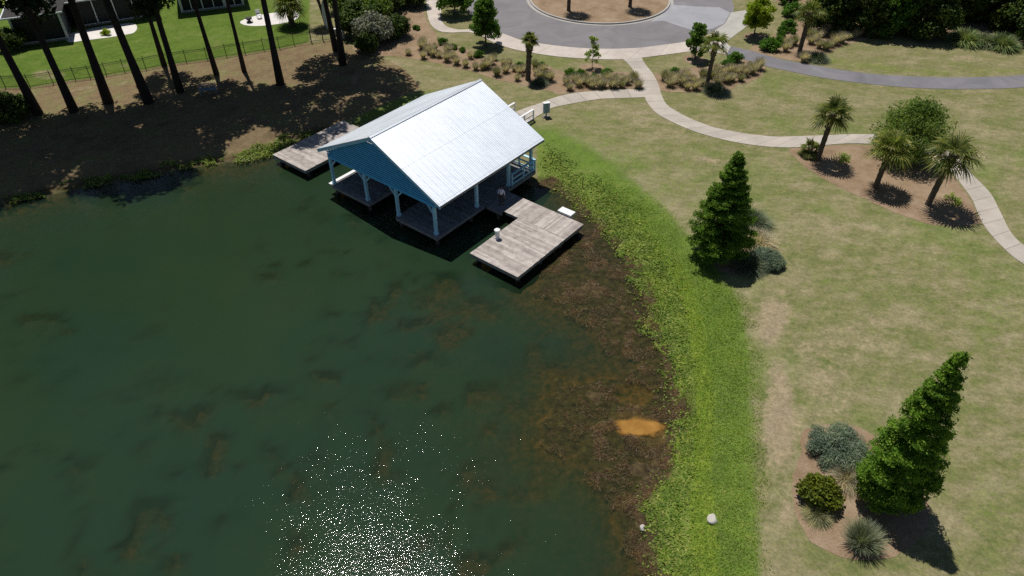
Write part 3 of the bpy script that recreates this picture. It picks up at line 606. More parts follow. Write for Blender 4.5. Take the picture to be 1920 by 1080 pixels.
# ---------------------------------------------------------------- plants
M_pine = leafmat('pine_needles', [(.012, .026, .009), (.020, .040, .013), (.034, .058, .020)], .06)
M_bark = simple('pine_bark', (.020, .016, .015), (.045, .034, .030), 5, .9, bmp=.04)
M_cyp = leafmat('cypress_foliage', [(.050, .115, .017), (.085, .18, .025), (.135, .25, .034), (.20, .30, .05)], .5)
M_lime = leafmat('lime_foliage', [(.16, .25, .018), (.23, .32, .025), (.30, .38, .04)], .55)
M_broad = leafmat('broad_foliage', [(.058, .135, .022), (.095, .19, .032), (.14, .24, .046)], .5)
M_young = leafmat('young_foliage', [(.20, .28, .08), (.28, .37, .12), (.38, .45, .18)], .62)
M_myrtle = leafmat('fine_green_foliage', [(.07, .125, .025), (.11, .175, .04), (.16, .22, .06)], .5)
M_dkbush = leafmat('dark_evergreen_foliage', [(.016, .035, .010), (.032, .062, .014), (.06, .10, .02), (.10, .14, .03)], .2)
M_grey = leafmat('grey_green_foliage', [(.10, .12, .09), (.17, .19, .15), (.24, .25, .22)], .15)
M_green = leafmat('bright_shrub_foliage', [(.04, .11, .014), (.07, .16, .022), (.10, .20, .03)], .45)
M_yel = leafmat('yellow_green_foliage', [(.05, .075, .010), (.10, .13, .014), (.16, .19, .02)], .3)
M_blade = leafmat('tan_green_grass', [(.21, .205, .15), (.33, .31, .24), (.46, .42, .34), (.62, .57, .49)], .38)
M_blade2 = leafmat('green_grass_blades', [(.12, .15, .07), (.19, .215, .11), (.29, .29, .18), (.42, .39, .28)], .25)
M_blue = leafmat('blue_green_grass', [(.06, .10, .065), (.10, .15, .10), (.16, .20, .14), (.24, .25, .18)], .2)
M_dgrass = leafmat('drooping_grass', [(.06, .12, .045), (.11, .18, .07), (.18, .24, .11), (.30, .32, .18)], .3)
M_palm = leafmat('palm_fronds', [(.05, .088, .022), (.095, .135, .035), (.155, .185, .05), (.26, .25, .08)], .4, .4)
M_ptrunk = simple('palm_trunk_fibre', (.06, .045, .035), (.15, .12, .095), 6, .9, bmp=.05)
M_flower = leafmat('cream_flowers', [(.45, .40, .33), (.6, .55, .48)], .1)
M_twig = simple('grey_branch', (.10, .085, .07), (.18, .16, .14), 5, .9)
def rnd_unit(r, n):
    v = r.normal(size=(n, 3)); return v/np.linalg.norm(v, axis=1)[:, None]
def cards(r, P, size, up=.5, out=None, asp=.55, sv=.4):
    "one diamond leaf per point; normals lean upward/outward"
    n = len(P); nr = rnd_unit(r, n); nr[:, 2] += up
    if out is not None: nr += out*.8
    nr /= np.linalg.norm(nr, axis=1)[:, None]; a = np.cross(nr, rnd_unit(r, n)); a /= np.maximum(np.linalg.norm(a, axis=1), 1e-6)[:, None]; b = np.cross(nr, a)
    s = size*(1+sv*(r.rand(n)*2-1))[:, None]; V = np.stack([P-a*s, P-b*s*asp, P+a*s, P+b*s*asp], 1).reshape(-1, 3)
    return V, np.arange(4*n).reshape(-1, 4)
def inball(r, n, squash=1.0):
    d = rnd_unit(r, n)*(r.rand(n)**(1/2.2))[:, None]; d[:, 2] *= squash; return d
def clumpy(r, C, R, per, size, up=.5, squash=.75, asp=.55, centre=None):
    P = []; Oo = []
    for c, rad in zip(C, R):
        q = inball(r, per, squash)*rad; P.append(q+c); Oo.append(q/rad)
    P = np.vstack(P); Oo = np.vstack(Oo)
    return cards(r, P, size, up, Oo, asp)
def limbs_mesh(r, C, h0, h1, r0, tr, name='trunk', lim=True, bend=None, maxl=24):
    mb = MB(); n = 7; bx = bend if bend is not None else np.zeros((n, 2)); pts = [(bx[i][0], bx[i][1], h1*i/(n-1)) for i in range(n)]; pts[0] = (bx[0][0], bx[0][1], -.15)
    mb.tube(pts, [r0*(1-(1-tr)*i/(n-1))*(1.35 if i == 0 else 1) for i in range(n)], 10)
    if lim:
        for c in C[:maxl]:
            zb = min(max(h0, c[2]-abs(r.normal(.9, .4))*max(1, np.hypot(c[0], c[1])*.5)), h1*.97); t = zb/h1*(n-1); i = min(int(t), n-2); f = t-i
            b = np.array([bx[i][0]*(1-f)+bx[i+1][0]*f, bx[i][1]*(1-f)+bx[i+1][1]*f, zb]); mid = (b+c)/2+np.array([0, 0, -.1*np.hypot(*c[:2])*.3])
            mb.tube([b, mid, c], [r0*.28*(1-.5*zb/h1), r0*.16, r0*.05], 5, False)
    return mb.mesh(name, True)
# --- tall pines
def pine(seed, h, lo, rad, bend):
    r = np.random.RandomState(seed); C = []; R = []
    k = 0
    while len(C) < 50:
        z = lo+(h-lo)*r.rand()**.85; t = (z-lo)/(h-lo); rr = rad*(.30+1.05*math.sin(math.pi*(.08+.80*t)))*(.35+.65*r.rand()); a = r.rand()*6.283
        C.append((rr*math.cos(a), rr*math.sin(a), z)); R.append(r.uniform(.9, 1.7))
    C = np.array(C); C[:, :2] += bend[-1]
    V, F = clumpy(r, C, R, 190, .28, .3, .62, .42); return npmesh('crown', V, F), limbs_mesh(r, C, lo-1, h-.5, .31, .35, bend=bend, maxl=84)
def bends(seed, amt):
    r = np.random.RandomState(seed); a = r.rand()*6.28; b = np.array([math.cos(a), math.sin(a)]); return np.array([b*amt*math.sin(i/6*2.2)*.5+b*amt*.12*i for i in range(7)])
PINES = [pine(11, 23, 8.6, 3.9, bends(1, .7)), pine(12, 25, 9.6, 3.9, bends(2, .5)), pine(13, 21, 9.2, 3.3, bends(3, .9)), pine(14, 22, 7.4, 3.7, bends(4, .6))]
pine_spots = [((72, 214), 0, 1.1, 'curving pine trunk leftmost in the row, rising from behind a shrub'), ((139, 208), 3, 1.08, 'second pine from the left, thin trunk in the row on the shaded bank'), ((203, 192), 1, 1.15, 'third pine from the left with a thick straight trunk in front of the first house'),
 ((279, 192), 0, 1.2, 'fourth pine from the left, thickest dark trunk crossing the fence'), ((338, 172), 0, .95, 'fifth pine from the left, with foliage tufts low on its trunk'), ((308, 123), 1, (.7, .7, 1), 'thin pine standing on the fence line between thicker trunks'),
 ((406, 139), 1, (.72, .72, 1.02), 'slender pine left of the narrowest trunk, in front of the screened porch'), ((458, 134), 1, (.6, .6, .98), 'narrowest pine of the row, in front of the porch corner'), ((526, 158), 1, 1.0, 'thick straight pine standing left of the garden palm'),
 ((630, 95), 0, .85, 'left one of the paired pines beside the fence end'), ((643, 121), 0, .95, 'right one of the paired pines beside the fence end'), ((-60, 235), 1, 1, 'pine beyond the left end of the bank'), ((-150, 330), 0, 1.05, 'pine far left close to the water'), ((-90, 160), 1, 1.0, 'pine by the left end of the fence')]
def tree_thing(name, loc, crown, trunk, m, mt, label, cat='tree', group=None, rz=0, sc=1.0):
    t = empty(name, loc, label, cat, group, rz); t.scale = (sc,)*3 if not isinstance(sc, tuple) else sc
    if crown: link('crown', crown, m, t)
    if trunk: link('trunk', trunk, mt, t)
    return t
for i, (q, k, sc, lab) in enumerate(pine_spots):
    p = gp(*q)
    tree_thing('pine_tree', p, PINES[k][0], PINES[k][1], M_pine, M_bark, lab, 'pine tree', 'tall pines on the bank', rz=i*2.1+.7, sc=sc)
# --- bald cypresses
def cypress(seed, h, rad, lo, nb, size=.07):
    r = np.random.RandomState(seed); P = []; C = []
    for k in range(nb):
        t = r.rand()**1.25; z = lo+(h-lo)*t; L = rad*((1-t)**.80)*min(1, .62+2.2*t)*r.uniform(.72, 1.15)+.2*(1-t)+.09; a = r.rand()*6.283; n = int(150+230*(1-t)); s = r.rand(n)**.62
        sp = .05+.17*np.sqrt(s)*(1-t*.4); x = s*L; zz = z+.35*x-.22*x*x/rad*1.2+r.normal(size=n)*.05-.05; y = r.normal(size=n)*sp*.8
        P.append(np.stack([x*math.cos(a)-y*math.sin(a), x*math.sin(a)+y*math.cos(a), zz], -1)); C.append((L*.8*math.cos(a), L*.8*math.sin(a), z+.2))
    P = np.vstack(P); o = P.copy(); o[:, 2] = 0; o /= np.maximum(np.linalg.norm(o, axis=1), .1)[:, None]
    V, F = cards(r, P, size, .7, o, .42); return npmesh('crown', V, F), limbs_mesh(r, np.array(C), .3, h-.3, .17, .15, maxl=60)
a, b_ = cypress(31, 7.9, 2.25, .5, 330); tree_thing('cypress_tree', gp(1343, 482), a, b_, M_cyp, M_bark, 'bright green cone shaped tree on the lawn right of the docks', 'cypress tree')
a, b_ = cypress(37, 9.8, 1.72, .5, 290, .066); tree_thing('cypress_tree', gp(1653, 936), a, b_, M_cyp, M_bark, 'tall dark green cone shaped tree in the mulch bed at the lower right', 'cypress tree')
# --- palms
def fan(r, base, d, L, size):
    "one fan leaf: arching stalk and a rosette of blades"
    V = []; F = []; d = d/np.linalg.norm(d); side = np.cross(d, [0, 0, 1.]); side /= max(np.linalg.norm(side), 1e-6); up = np.cross(side, d)
    tip = base+d*L*.5+np.array([0, 0, -.08*L*L])
    def quad(a, b, w0, w1, s):
        k = len(V); V.extend([a-s*w0, a+s*w0, b+s*w1, b-s*w1]); F.append([k, k+1, k+2, k+3])
    quad(base, tip, .025, .02, side); d2 = d+np.array([0, 0, -.45]); d2 /= np.linalg.norm(d2)
    nb = 20
    for i in range(nb):
        a = (i/(nb-1)-.5)*3.9; fold = .25*abs(math.sin(a)); q = d2*math.cos(a)+side*math.sin(a)+up*fold*.6; q /= np.linalg.norm(q); l = size*1.2*(.78+.22*math.cos(a))*r.uniform(.85, 1.1)
        s = np.cross(q, up); s /= max(np.linalg.norm(s), 1e-6); m1 = tip+q*l*.6; e = tip+q*l+np.array([0, 0, -.22*size*r.uniform(.6, 1.5)])
        quad(tip, m1, .012, .05, s); quad(m1, e, .05, .006, s)
    return np.array(V), np.array(F)
def palm(seed, th, nleaf, size, r0=.17, flowers=0, lean=(0, 0)):
    r = np.random.RandomState(seed); Vs = []; Fs = []; b = 0; top = np.array([lean[0], lean[1], th])
    for k in range(nleaf):
        a = k*2.399+r.normal()*.15; el = 1.42-1.85*(k/nleaf)**.85+r.normal()*.12; d = np.array([math.cos(a)*math.cos(el), math.sin(a)*math.cos(el), math.sin(el)])
        V, F = fan(r, top+d*.12, d, size*r.uniform(.8, 1.08), size*r.uniform(.78, .95)); Vs.append(V); Fs.append(F+b); b += len(V)
    crown = npmesh('fronds', np.vstack(Vs), np.vstack(Fs)); mb = MB(); n = 16
    pts = [(lean[0]*(i/(n-1))**1.5, lean[1]*(i/(n-1))**1.5, -.1+(th+.15)*i/(n-1)) for i in range(n)]
    mb.tube(pts, [r0*(1.25 if i == 0 else 1.0+.10*(i % 2)+(.45 if i > n-5 else 0)) for i in range(n)], 10)
    for k in range(26):
        z = th*(.55+.42*r.rand()); a = r.rand()*6.28; c = np.array([lean[0]*(z/th)**1.5, lean[1]*(z/th)**1.5, z]); o = np.array([math.cos(a), math.sin(a), 0]); mb.bar(c+o*r0*.8, c+o*r0*1.7+np.array([0, 0, .16]), .07, .03)
    tk = mb.mesh('trunk', False); fl = None
    if flowers:
        P = []
        for k in range(flowers):
            a = r.rand()*6.28; 
            for s in range(90): P.append(top+np.array([math.cos(a), math.sin(a), 0])*size*(.35+1.15*r.rand())+np.array([0, 0, .25-.35*r.rand()])+r.normal(size=3)*.13)
        V, F = cards(r, np.array(P), .05, .5); fl = npmesh('flower_stalk', V, F)
    return crown, tk, fl
def palm_thing(q, seed, th, nl, size, lab, r0=.17, flowers=0, lean=(0, 0), group='cabbage palms in the beds', loc=None):
    c, tk, fl = palm(seed, th, nl, size, r0, flowers, lean); t = empty('palm_tree', loc if loc is not None else gp(*q), lab, 'palm tree', group); link('fronds', c, M_palm, t); link('trunk', tk, M_ptrunk, t)
    if fl: link('flower_stalk', fl, M_flower, t)
palm_thing((1740, 384), 41, 4.15, 21, 1.4, 'palm with cream flower stalks, nearest of the three in the curved bed by the path', .2, 4, (.35, .1))
palm_thing((1641, 352), 42, 3.35, 20, 1.27, 'middle palm of the three in the curved bed, crown overlapping the round tree', .19, 1, (.15, .1))
palm_thing((1533, 300), 43, 4.0, 20, 1.2, 'straight palm on the left of the curved bed, beside a stemless young palm', .19, 0, (.2, .1))
palm_thing((1516, 291), 44, .55, 12, .72, 'small stemless young palm at the left corner of the curved bed', .12)
palm_thing((990, 150), 45, 3.9, 17, .62, 'small headed palm with a rough trunk in the grass bed above the boathouse roof', .24, 0, (.15, 0))
palm_thing((1325, 162), 46, 4.1, 15, 1.08, 'palm standing in the grass bed between the footpath and asphalt path', .19, 0, (.15, 0))
palm_thing((1499, 97), 47, 4.0, 16, 1.12, 'palm at the top right among grasses beside dark trees', .22, 0, (.1, .1))
palm_thing((1066, 20), 48, 5.2, 17, 1.15, 'left palm on the turning circle island, head above the picture edge', .2, 0, (0, 0), loc=Vector((*un(1066, 20, .9), .9)))
palm_thing((1181, 13), 49, 5.2, 17, 1.15, 'right palm on the turning circle island, head above the picture edge', .2, 0, (0, 0), loc=Vector((*un(1181, 13, .9), .9)))
palm_thing((548, 48), 50, 2.3, 40, 1.35, 'stout garden palm beside the white patio behind the fence', .32)
palm_thing((612, 52), 51, 4.6, 22, 1.1, 'leaning garden palm behind the white board at the fence end', .16, 0, (-1.0, .8))
# --- broadleaf trees
def btree(seed, h, rad, lo, nc, per, size, r0, conic=0., squash=.8, rf=.85):
    r = np.random.RandomState(seed); C = []; R = []
    for k in range(nc):
        t = r.rand(); z = lo+(h-lo)*t; prof = math.sqrt(max(.05, 1-(2*t-.75)**2*.8)) if not conic else (1-t)**.8*conic+(1-conic)*.6+.08
        a = r.rand()*6.283; rr = rad*prof*r.rand()**.5; C.append((rr*math.cos(a), rr*math.sin(a), z)); R.append(rad*r.uniform(.22, .42)*(rf if conic else 1))
    C = np.array(C); V, F = clumpy(r, C, R, per, size, .5, squash); return npmesh('crown', V, F), limbs_mesh(r, C, lo*.7, h*.9, r0, .2, maxl=30)
def bt(q, seed, h, rad, lo, nc, per, size, r0, m, lab, conic=0., name='leafy_tree', cat='tree', loc=None):
    c, t = btree(seed, h, rad, lo, nc, per, size, r0, conic); return tree_thing(name, loc if loc is not None else gp(*q), c, t, m, M_twig, lab, cat)
bt((911, 86), 61, 4.7, 1.75, 1.1, 75, 150, .12, .1, M_broad, 'dense green pyramid shaped tree beside the sidewalk above the roof ridge', .75)
bt((853, 26), 62, 3.9, 2.1, 1.0, 60, 150, .14, .11, M_broad, 'round headed tree cut by the top edge on the small lawn inside the sidewalk bend')
bt((1413, 68), 63, 4.1, 1.55, 1.3, 60, 140, .12, .08, M_lime, 'yellow green young tree on the lawn beside the concrete pad')
bt((1303, 112), 64, 4.0, 1.3, .9, 50, 120, .11, .07, M_broad, 'dark young tree in a mulch ring half hidden by the palm', .7)
bt((1110, 128), 65, 3.2, .85, .9, 30, 46, .085, .03, M_young, 'sparse pale young tree in its own mulch ring by the turning circle', .7)
bt((1697, 296), 66, 4.4, 2.75, .5, 140, 150, .085, .1, M_myrtle, 'round fine leaved green tree behind the palms of the curved bed', 0)
# --- shrubs
def shrub(seed, rad, h, nc, per, size, squash=.8, stem=True):
    r = np.random.RandomState(seed); C = []; R = []
    for k in range(nc):
        a = r.rand()*6.283; t = r.rand()**.6; z = h*(.25+.6*r.rand()*(1-.5*t)); rr = rad*t*.75; C.append((rr*math.cos(a), rr*math.sin(a), z)); R.append(rad*r.uniform(.28, .45))
    C = np.array(C); R = np.minimum(np.array(R), np.maximum(C[:, 2]/squash, .08)); V, F = clumpy(r, C, R, per, size, .6, squash); mb = MB()
    for k in range(7): c = C[k % len(C)]; mb.tube([(c[0]*.1, c[1]*.1, -.05), tuple(c*.6), tuple(c)], [.035, .025, .012], 5, False)
    return npmesh('foliage', V, F), mb.mesh('stems')
def shrub_thing(p, mshs, m, lab, name='shrub', cat='shrub', group=None, rz=0, sc=1.0):
    t = empty(name, p, lab, cat, group, rz); t.scale = (sc,)*3 if not isinstance(sc, tuple) else sc; link('foliage', mshs[0], m, t); link('stems', mshs[1], M_twig, t); return t
S_round = [shrub(70+i, .62, .75, 16, 90, .06) for i in range(2)]
S_big = [shrub(75+i, 2.1, 3.4, 46, 230, .13) for i in range(3)]
gr = 'small rounded green shrubs in the mulch beds'
for (q, sc, lab) in [((830, 83), 1, 'small round green shrub, leftmost by the lawn edge above the boathouse'), ((849, 92), .85, 'round green shrub between two others at the lawn edge above the boathouse'), ((866, 97), .75, 'smallest green shrub right of its neighbours above the boathouse'), ((897, 106), 1, 'round green shrub in front of the pyramid shaped tree'), ((780, 56), .8, 'lone dark green shrub on bare mulch left of the sidewalk bend'),
   ((1067, 142), 1.1, 'bright green shrub at the left end of the bed above the footpath'), ((1086, 143), 1.1, 'bright green shrub just left of the young tree ring'), ((1112, 149), .9, 'bright green shrub among tan grasses below the young tree'), ((1140, 145), 1.3, 'bright green shrub right of the young tree ring'), ((1016, 128), 1.0, 'bright green shrub right of the small headed palm'), ((975, 126), .8, 'bright green shrub left of the small headed palm'),
   ((1265, 139), 1.0, 'bright green shrub at the upper left of the bed with a palm'), ((1361, 124), 1.1, 'dark green shrub right of the palm, left one'), ((1378, 118), 1.6, 'large green shrub beside the asphalt path right of the palm'),
   ((1443, 93), 1.9, 'wide green shrub at the corner of the top right bed'), ((1457, 80), 1.2, 'green shrub above the wide one in the top right bed'), ((1463, 68), 1.0, 'green shrub midway along the top right bed edge'), ((1468, 60), 1.1, 'dark green shrub beside the lawn in the top right bed'), ((1478, 54), 1.5, 'large dark green shrub left of the top right palm'), ((1483, 62), .9, 'small green shrub left of the top right palm foot'), ((1487, 30), 2.3, 'leafy green shrub behind the top right palm on the left'), ((1478, 8), 2.2, 'bright green shrub cut by the top edge beside the top right bed')]:
    shrub_thing(gp(*q), S_round[len(lab) % 2], M_green, lab, group=gr, rz=q[0], sc=sc)
shrub_thing(gp(1532, 935), shrub(80, 1.02, 1.5, 42, 170, .085), M_yel, 'rounded yellow green shrub in the lower right mulch bed', sc=1.0)
M_silver = leafmat('silver_green_foliage', [(.045, .085, .055), (.085, .135, .09), (.15, .20, .14), (.26, .29, .22)], .2)
def fine(seed, rad, h):
    r = np.random.RandomState(seed); C = []; R = []
    for k in range(60): a = r.rand()*6.283; t = r.rand()**.55; C.append((rad*t*.85*math.cos(a), rad*t*.85*math.sin(a), h*(.3+.5*r.rand())*(1-.5*t*t))); R.append(rad*.26)
    V, F = clumpy(r, np.array(C), R, 330, .085, .9, .8, .16); return npmesh('foliage', V, F), shrub(seed, rad*.7, h*.7, 6, 4, .05)[1]
shrub_thing(gp(1566, 846), fine(120, 1.6, 1.1), M_silver, 'wide silvery green low shrub at the top of the lower right bed')
shrub_thing(gp(1606, 868), fine(121, .85, .8), M_silver, 'silvery green shrub touching the tall dark tree')
shrub_thing(gp(1436, 492), fine(122, 1.2, .95), M_silver, 'low silvery green shrub right of the cone shaped tree')
shrub_thing(gp(24, 222), shrub(81, 1.9, 2.6, 44, 150, .15), M_dkbush, 'dark leafy shrub at the left edge beside the first pine')
shrub_thing(gp(1580, 300), shrub(82, .8, .5, 14, 40, .06), M_young, 'low straggly pale green shrub in the curved bed right of the first palm', sc=1)
shrub_thing(gp(1790, 378), shrub(83, .9, .5, 12, 34, .06), M_young, 'thin pale green low plant in the curved bed near the footpath bend', sc=1)
for (q, k, m, lab, sc) in [((672, 62), 0, M_dkbush, 'big olive green bush beside the paired pines', 1.15), ((706, 80), 1, M_grey, 'big grey leafless looking bush among green ones near the paired pines', 1.05), ((700, 40), 1, M_myrtle, 'tall green bush at the top behind the grey one', 1.2), ((742, 70), 2, M_dkbush, 'green bush at the right end of the thicket by the sidewalk', .85), ((690, 96), 2, M_dkbush, 'dark low bush at the front of the thicket by the paired pines', .7), ((28, 92), 1, M_dkbush, 'dark leafy bush at the left side of the dark house wing', .75), ((755, 8), 0, M_dkbush, 'dark bush at the top edge left of the sidewalk', 1.0), ((778, 12), 1, M_dkbush, 'very dark bush touching the sidewalk at the top edge', .8), ((725, 20), 2, M_dkbush, 'dark bush at the top edge behind the thicket', 1.1), ((650, 20), 1, M_myrtle, 'green bush at the top edge just right of the paired pines', 1.1)]:
    shrub_thing(gp(*q), S_big[k], m, lab, 'bush', 'bush', None, q[0], sc)
# dark wood along the top right edge
T_dk = [btree(90+i, 6.0, 2.9, .6, 70, 230, .17, .14) for i in range(3)]
for i, (q, k, sc, m, lab) in enumerate([((1560, 52), 0, .95, M_dkbush, 'dark evergreen tree just right of the top right palm'), ((1612, 58), 1, .9, M_dkbush, 'dark evergreen tree with its foot beside pale grasses at the top'), ((1675, 62), 2, 1.0, M_broad, 'mid green tree with low branches behind the upper lawn'), ((1725, 64), 0, 1.0, M_dkbush, 'dark tree casting shade onto the upper lawn edge'), ((1785, 36), 1, 1.0, M_dkbush, 'dark tree behind the drooping blue green grasses'), ((1850, 42), 2, 1.05, M_dkbush, 'dark tree behind the last drooping grass clump'), ((1930, 62), 0, 1.1, M_dkbush, 'dark tree at the right edge above the lawn'), ((1970, 96), 1, 1.1, M_dkbush, 'dark tree outside the right edge'), ((1650, 10), 2, 1.05, M_myrtle, 'lighter green tree at the top edge behind the dark row'), ((1745, 14), 1, 1.1, M_dkbush, 'tree at the top edge in the middle of the dark wood'), ((1835, 18), 0, 1.1, M_myrtle, 'olive green tree at the top edge towards the right'), ((1905, 22), 2, 1.2, M_dkbush, 'dark tree in the top right corner'), ((1570, 5), 2, 1.0, M_dkbush, 'dark tree at the top edge above the top right palm')]):
    tree_thing('evergreen_tree', gp(*q), T_dk[k][0], T_dk[k][1], m, M_bark, lab, 'tree', 'dark wood along the upper right', q[0], sc)
# --- ornamental grass clumps
def clump(seed, n, h, spread, w, droop=.5, tilt=.9):
    r = np.random.RandomState(seed); a = r.rand(n)*6.283; t = r.rand(n)**.7*tilt; L = h*r.uniform(.6, 1.1, n); b = np.stack([np.cos(a), np.sin(a), 0*a], -1); base = b*(r.rand(n)*spread)[:, None]
    d = b*np.sin(t)[:, None]+np.array([0, 0, 1])*np.cos(t)[:, None]; mid = base+d*(L*.55)[:, None]; tip = base+d*L[:, None]+b*(droop*L*.35*np.sin(t))[:, None]; tip[:, 2] -= droop*L*.45*np.sin(t)
    s = np.stack([-np.sin(a), np.cos(a), 0*a], -1); s2 = rnd_unit(r, n); s = s+s2*.5; s /= np.linalg.norm(s, axis=1)[:, None]
    V = np.stack([base-s*w, base+s*w, mid+s*w, mid-s*w, tip-s*w*.4, tip+s*w*.4], 1).reshape(-1, 3); i = np.arange(n)*6
    F = np.concatenate([np.stack([i, i+1, i+2, i+3], -1), np.stack([i+3, i+2, i+5, i+4], -1)]); return npmesh('blades', V, F)
G_tan = [clump(100+i, 700, 1.15, .2, .010, .3, .62) for i in range(3)]
G_big = [clump(110+i, 2600, .95, .5, .007, .9, 1.25) for i in range(2)]
r5 = random.Random(8)
def grass(q, me, m, lab, group=None, sc=1.0, name='grass_clump'):
    o = link(name, me, m, None, gp(*q)); o.rotation_euler = (0, 0, q[0]*.37); o.scale = (sc, sc, sc*r5.uniform(.85, 1.1)); return tag(o, lab, 'ornamental grass', group)
gA = [(795, 85), (766, 103), (794, 110), (792, 92), (816, 94), (812, 106), (838, 115), (856, 121), (873, 126), (882, 110), (892, 131), (905, 131), (913, 128), (921, 120), (926, 112), (840, 100), (824, 108), (932, 142), (948, 136), (955, 124), (965, 133), (970, 151), (975, 140), (984, 134), (944, 122), (1005, 140), (1012, 148), (1022, 150), (1031, 152), (1018, 135), (1003, 128), (850, 108), (805, 100)]
gB = [(1068, 169), (1062, 158), (1078, 154), (1085, 162), (1092, 156), (1103, 160), (1110, 165), (1120, 156), (1124, 165), (1132, 164), (1146, 162), (1155, 156), (1150, 165), (1166, 150), (1165, 164), (1196, 165), (1188, 152), (1140, 152), (1098, 149), (1175, 158)]
gC = [(1247, 150), (1256, 162), (1262, 154), (1272, 148), (1285, 150), (1288, 168), (1303, 168), (1300, 155), (1318, 148), (1315, 160), (1345, 158), (1350, 150), (1362, 155), (1372, 152), (1388, 152), (1396, 142), (1410, 138), (1422, 130), (1405, 128), (1392, 134), (1380, 140), (1368, 138), (1355, 140), (1343, 135), (1335, 146), (1278, 160), (1330, 168)]
gD = [(1506, 116), (1478, 88), (1488, 84), (1472, 96), (1520, 82), (1530, 75), (1540, 68), (1550, 60), (1535, 90), (1548, 94), (1556, 88), (1566, 84), (1577, 80), (1584, 72), (1592, 74), (1603, 70), (1610, 68), (1637, 68), (1652, 62), (1522, 68), (1560, 72), (1572, 66), (1515, 70), (1470, 82)]
ORD = 'leftmost second third fourth fifth sixth seventh eighth ninth tenth eleventh twelfth thirteenth fourteenth fifteenth sixteenth seventeenth eighteenth nineteenth twentieth'.split()
def ordinal(k): return ORD[k] if k < 20 else ('twenty '+ORD[k-20].replace('leftmost', 'first') if k < 30 else 'thirty '+ORD[k-30].replace('leftmost', 'first')) if k not in (20,) else 'twenty first'
for qs, place, g in ((gA, 'in the long bed above the boathouse', 'tan grasses in the long bed above the boathouse'), (gB, 'in the bed above the footpath', 'tan grasses in the bed above the footpath'), (gC, 'around the palm between two paths', 'tan grasses in the palm bed beside the asphalt path'), (gD, 'in the top right bed', 'tan grasses in the top right bed')):
    ym = sorted(q[1] for q in qs)[len(qs)//2]
    for row, sel in (('nearer', sorted(q for q in qs if q[1] >= ym)), ('farther', sorted(q for q in qs if q[1] < ym))):
        for i, q in enumerate(sel): grass(q, G_tan[(i+q[0]) % 3], M_blade if (i*7+q[1]) % 5 else M_blade2, '%s from left of the %s tan grasses %s' % (ordinal(i) if i else 'first', row, place), g, r5.uniform(.62, 1.0)*(1.25 if q == (1196, 165) else 1))
grass((1614, 1020), clump(131, 1900, 1.15, .3, .009, .35, .85), leafmat('silver_tipped_grass', [(.10, .15, .09), (.20, .24, .17), (.36, .37, .30)], .35), 'silver tipped grass clump at the bottom of the lower right bed', None, .95)
G_far = clump(130, 2400, 1.15, .7, .018, .9, 1.2)
for q, sc, m, lab in [((1808, 79), 1.35, M_dgrass, 'widest drooping blue green grass clump at the upper lawn edge'), ((1842, 83), 1.0, M_blue, 'middle drooping grass clump of three at the upper lawn edge'), ((1876, 88), 1.25, M_dgrass, 'rightmost drooping grass clump at the upper lawn edge')]: grass(q, G_far, m, lab, None, sc)
for q, sc, m, lab in [((1533, 113), 1.0, M_blue, 'dark grass tussock in the shade below the top right palm'),
    ((1340, 172), 1.0, M_blue, 'dark grass tussock in the shade at the foot of the palm'), ((1012, 158), .8, M_blue, 'dark tussock in the shade right of the small headed palm'),
    ((1404, 500), 1.05, M_blue, 'dark green grass clump in the tree shadow right of the cone shaped tree'), ((1419, 455), 1.1, M_blade, 'pale straw grass clump behind the blue green one'), ((1412, 420), 1.1, M_blue, 'upright grey green clump furthest behind the cone shaped tree'),
    ((1532, 966), .62, M_blade2, 'spiky yellow green tuft in front of the rounded shrub'), ((1586, 900), .8, M_blade, 'pale dry tuft between the rounded shrub and the tall tree')]:
    grass(q, G_big[len(lab) % 2], m, lab, None, sc)
# --- ground cover by the shore, weed mats, lawn tufts (nobody could count them)
def scatter(n, poly_px, seed, z=.8):
    r = np.random.RandomState(seed); P = np.array([un(x, y, 0.1) for x, y in poly_px]); lo, hi = P.min(0), P.max(0); q = lo+(hi-lo)*r.rand(n, 2); k = sdist(q[:, 0], q[:, 1], P)+(fbm(q[:, 0], q[:, 1], 1.5, 3)-.5)*2.2 > 0; return q[k], r
cov_px = [(990, 255), (1050, 285), (1100, 322), (1160, 365), (1220, 430), (1270, 510), (1300, 600), (1316, 740), (1310, 860), (1304, 960), (1312, 1120), (1212, 1120), (1192, 1010), (1180, 950), (1205, 900), (1235, 850), (1245, 760), (1222, 690), (1200, 610), (1182, 545), (1150, 485), (1100, 415), (1045, 370), (1010, 330)]
q, r = scatter(190000, cov_px, 7); PC = np.array([un(x, y, .1) for x, y in cov_px]); PYq = to_px(np.c_[q, q[:, 0]*0+.1])[1]; k = r.rand(len(q)) < (.04+.96*sm(sdist(q[:, 0], q[:, 1], PC)+(fbm(q[:, 0], q[:, 1], 1.1, 3)-.5)*2.2, 0, 2.0))*(.35+.65*sm(PYq, 330, 520)); q = q[k]; dp, dm = zones(q[:, 0], q[:, 1]); thick = fbm(q[:, 0], q[:, 1], .9, 3); k = (thick > .40) | (r.rand(len(q)) < .25); q = q[k]; dp = dp[k]; dm = dm[k]; zz = height(q[:, 0], q[:, 1], dp, dm)
q2, r2 = scatter(60000, [(0, 372), (90, 353), (200, 332), (330, 306), (440, 288), (520, 262), (610, 235), (625, 250), (560, 278), (512, 300), (470, 306), (400, 318), (340, 326), (190, 352), (0, 392)], 9); d2, e2 = zones(q2[:, 0], q2[:, 1]); k2 = (d2 < .35) & (fbm(q2[:, 0], q2[:, 1], 1.4, 3) > .50); q2 = q2[k2]; z2 = height(q2[:, 0], q2[:, 1], d2[k2], e2[k2])
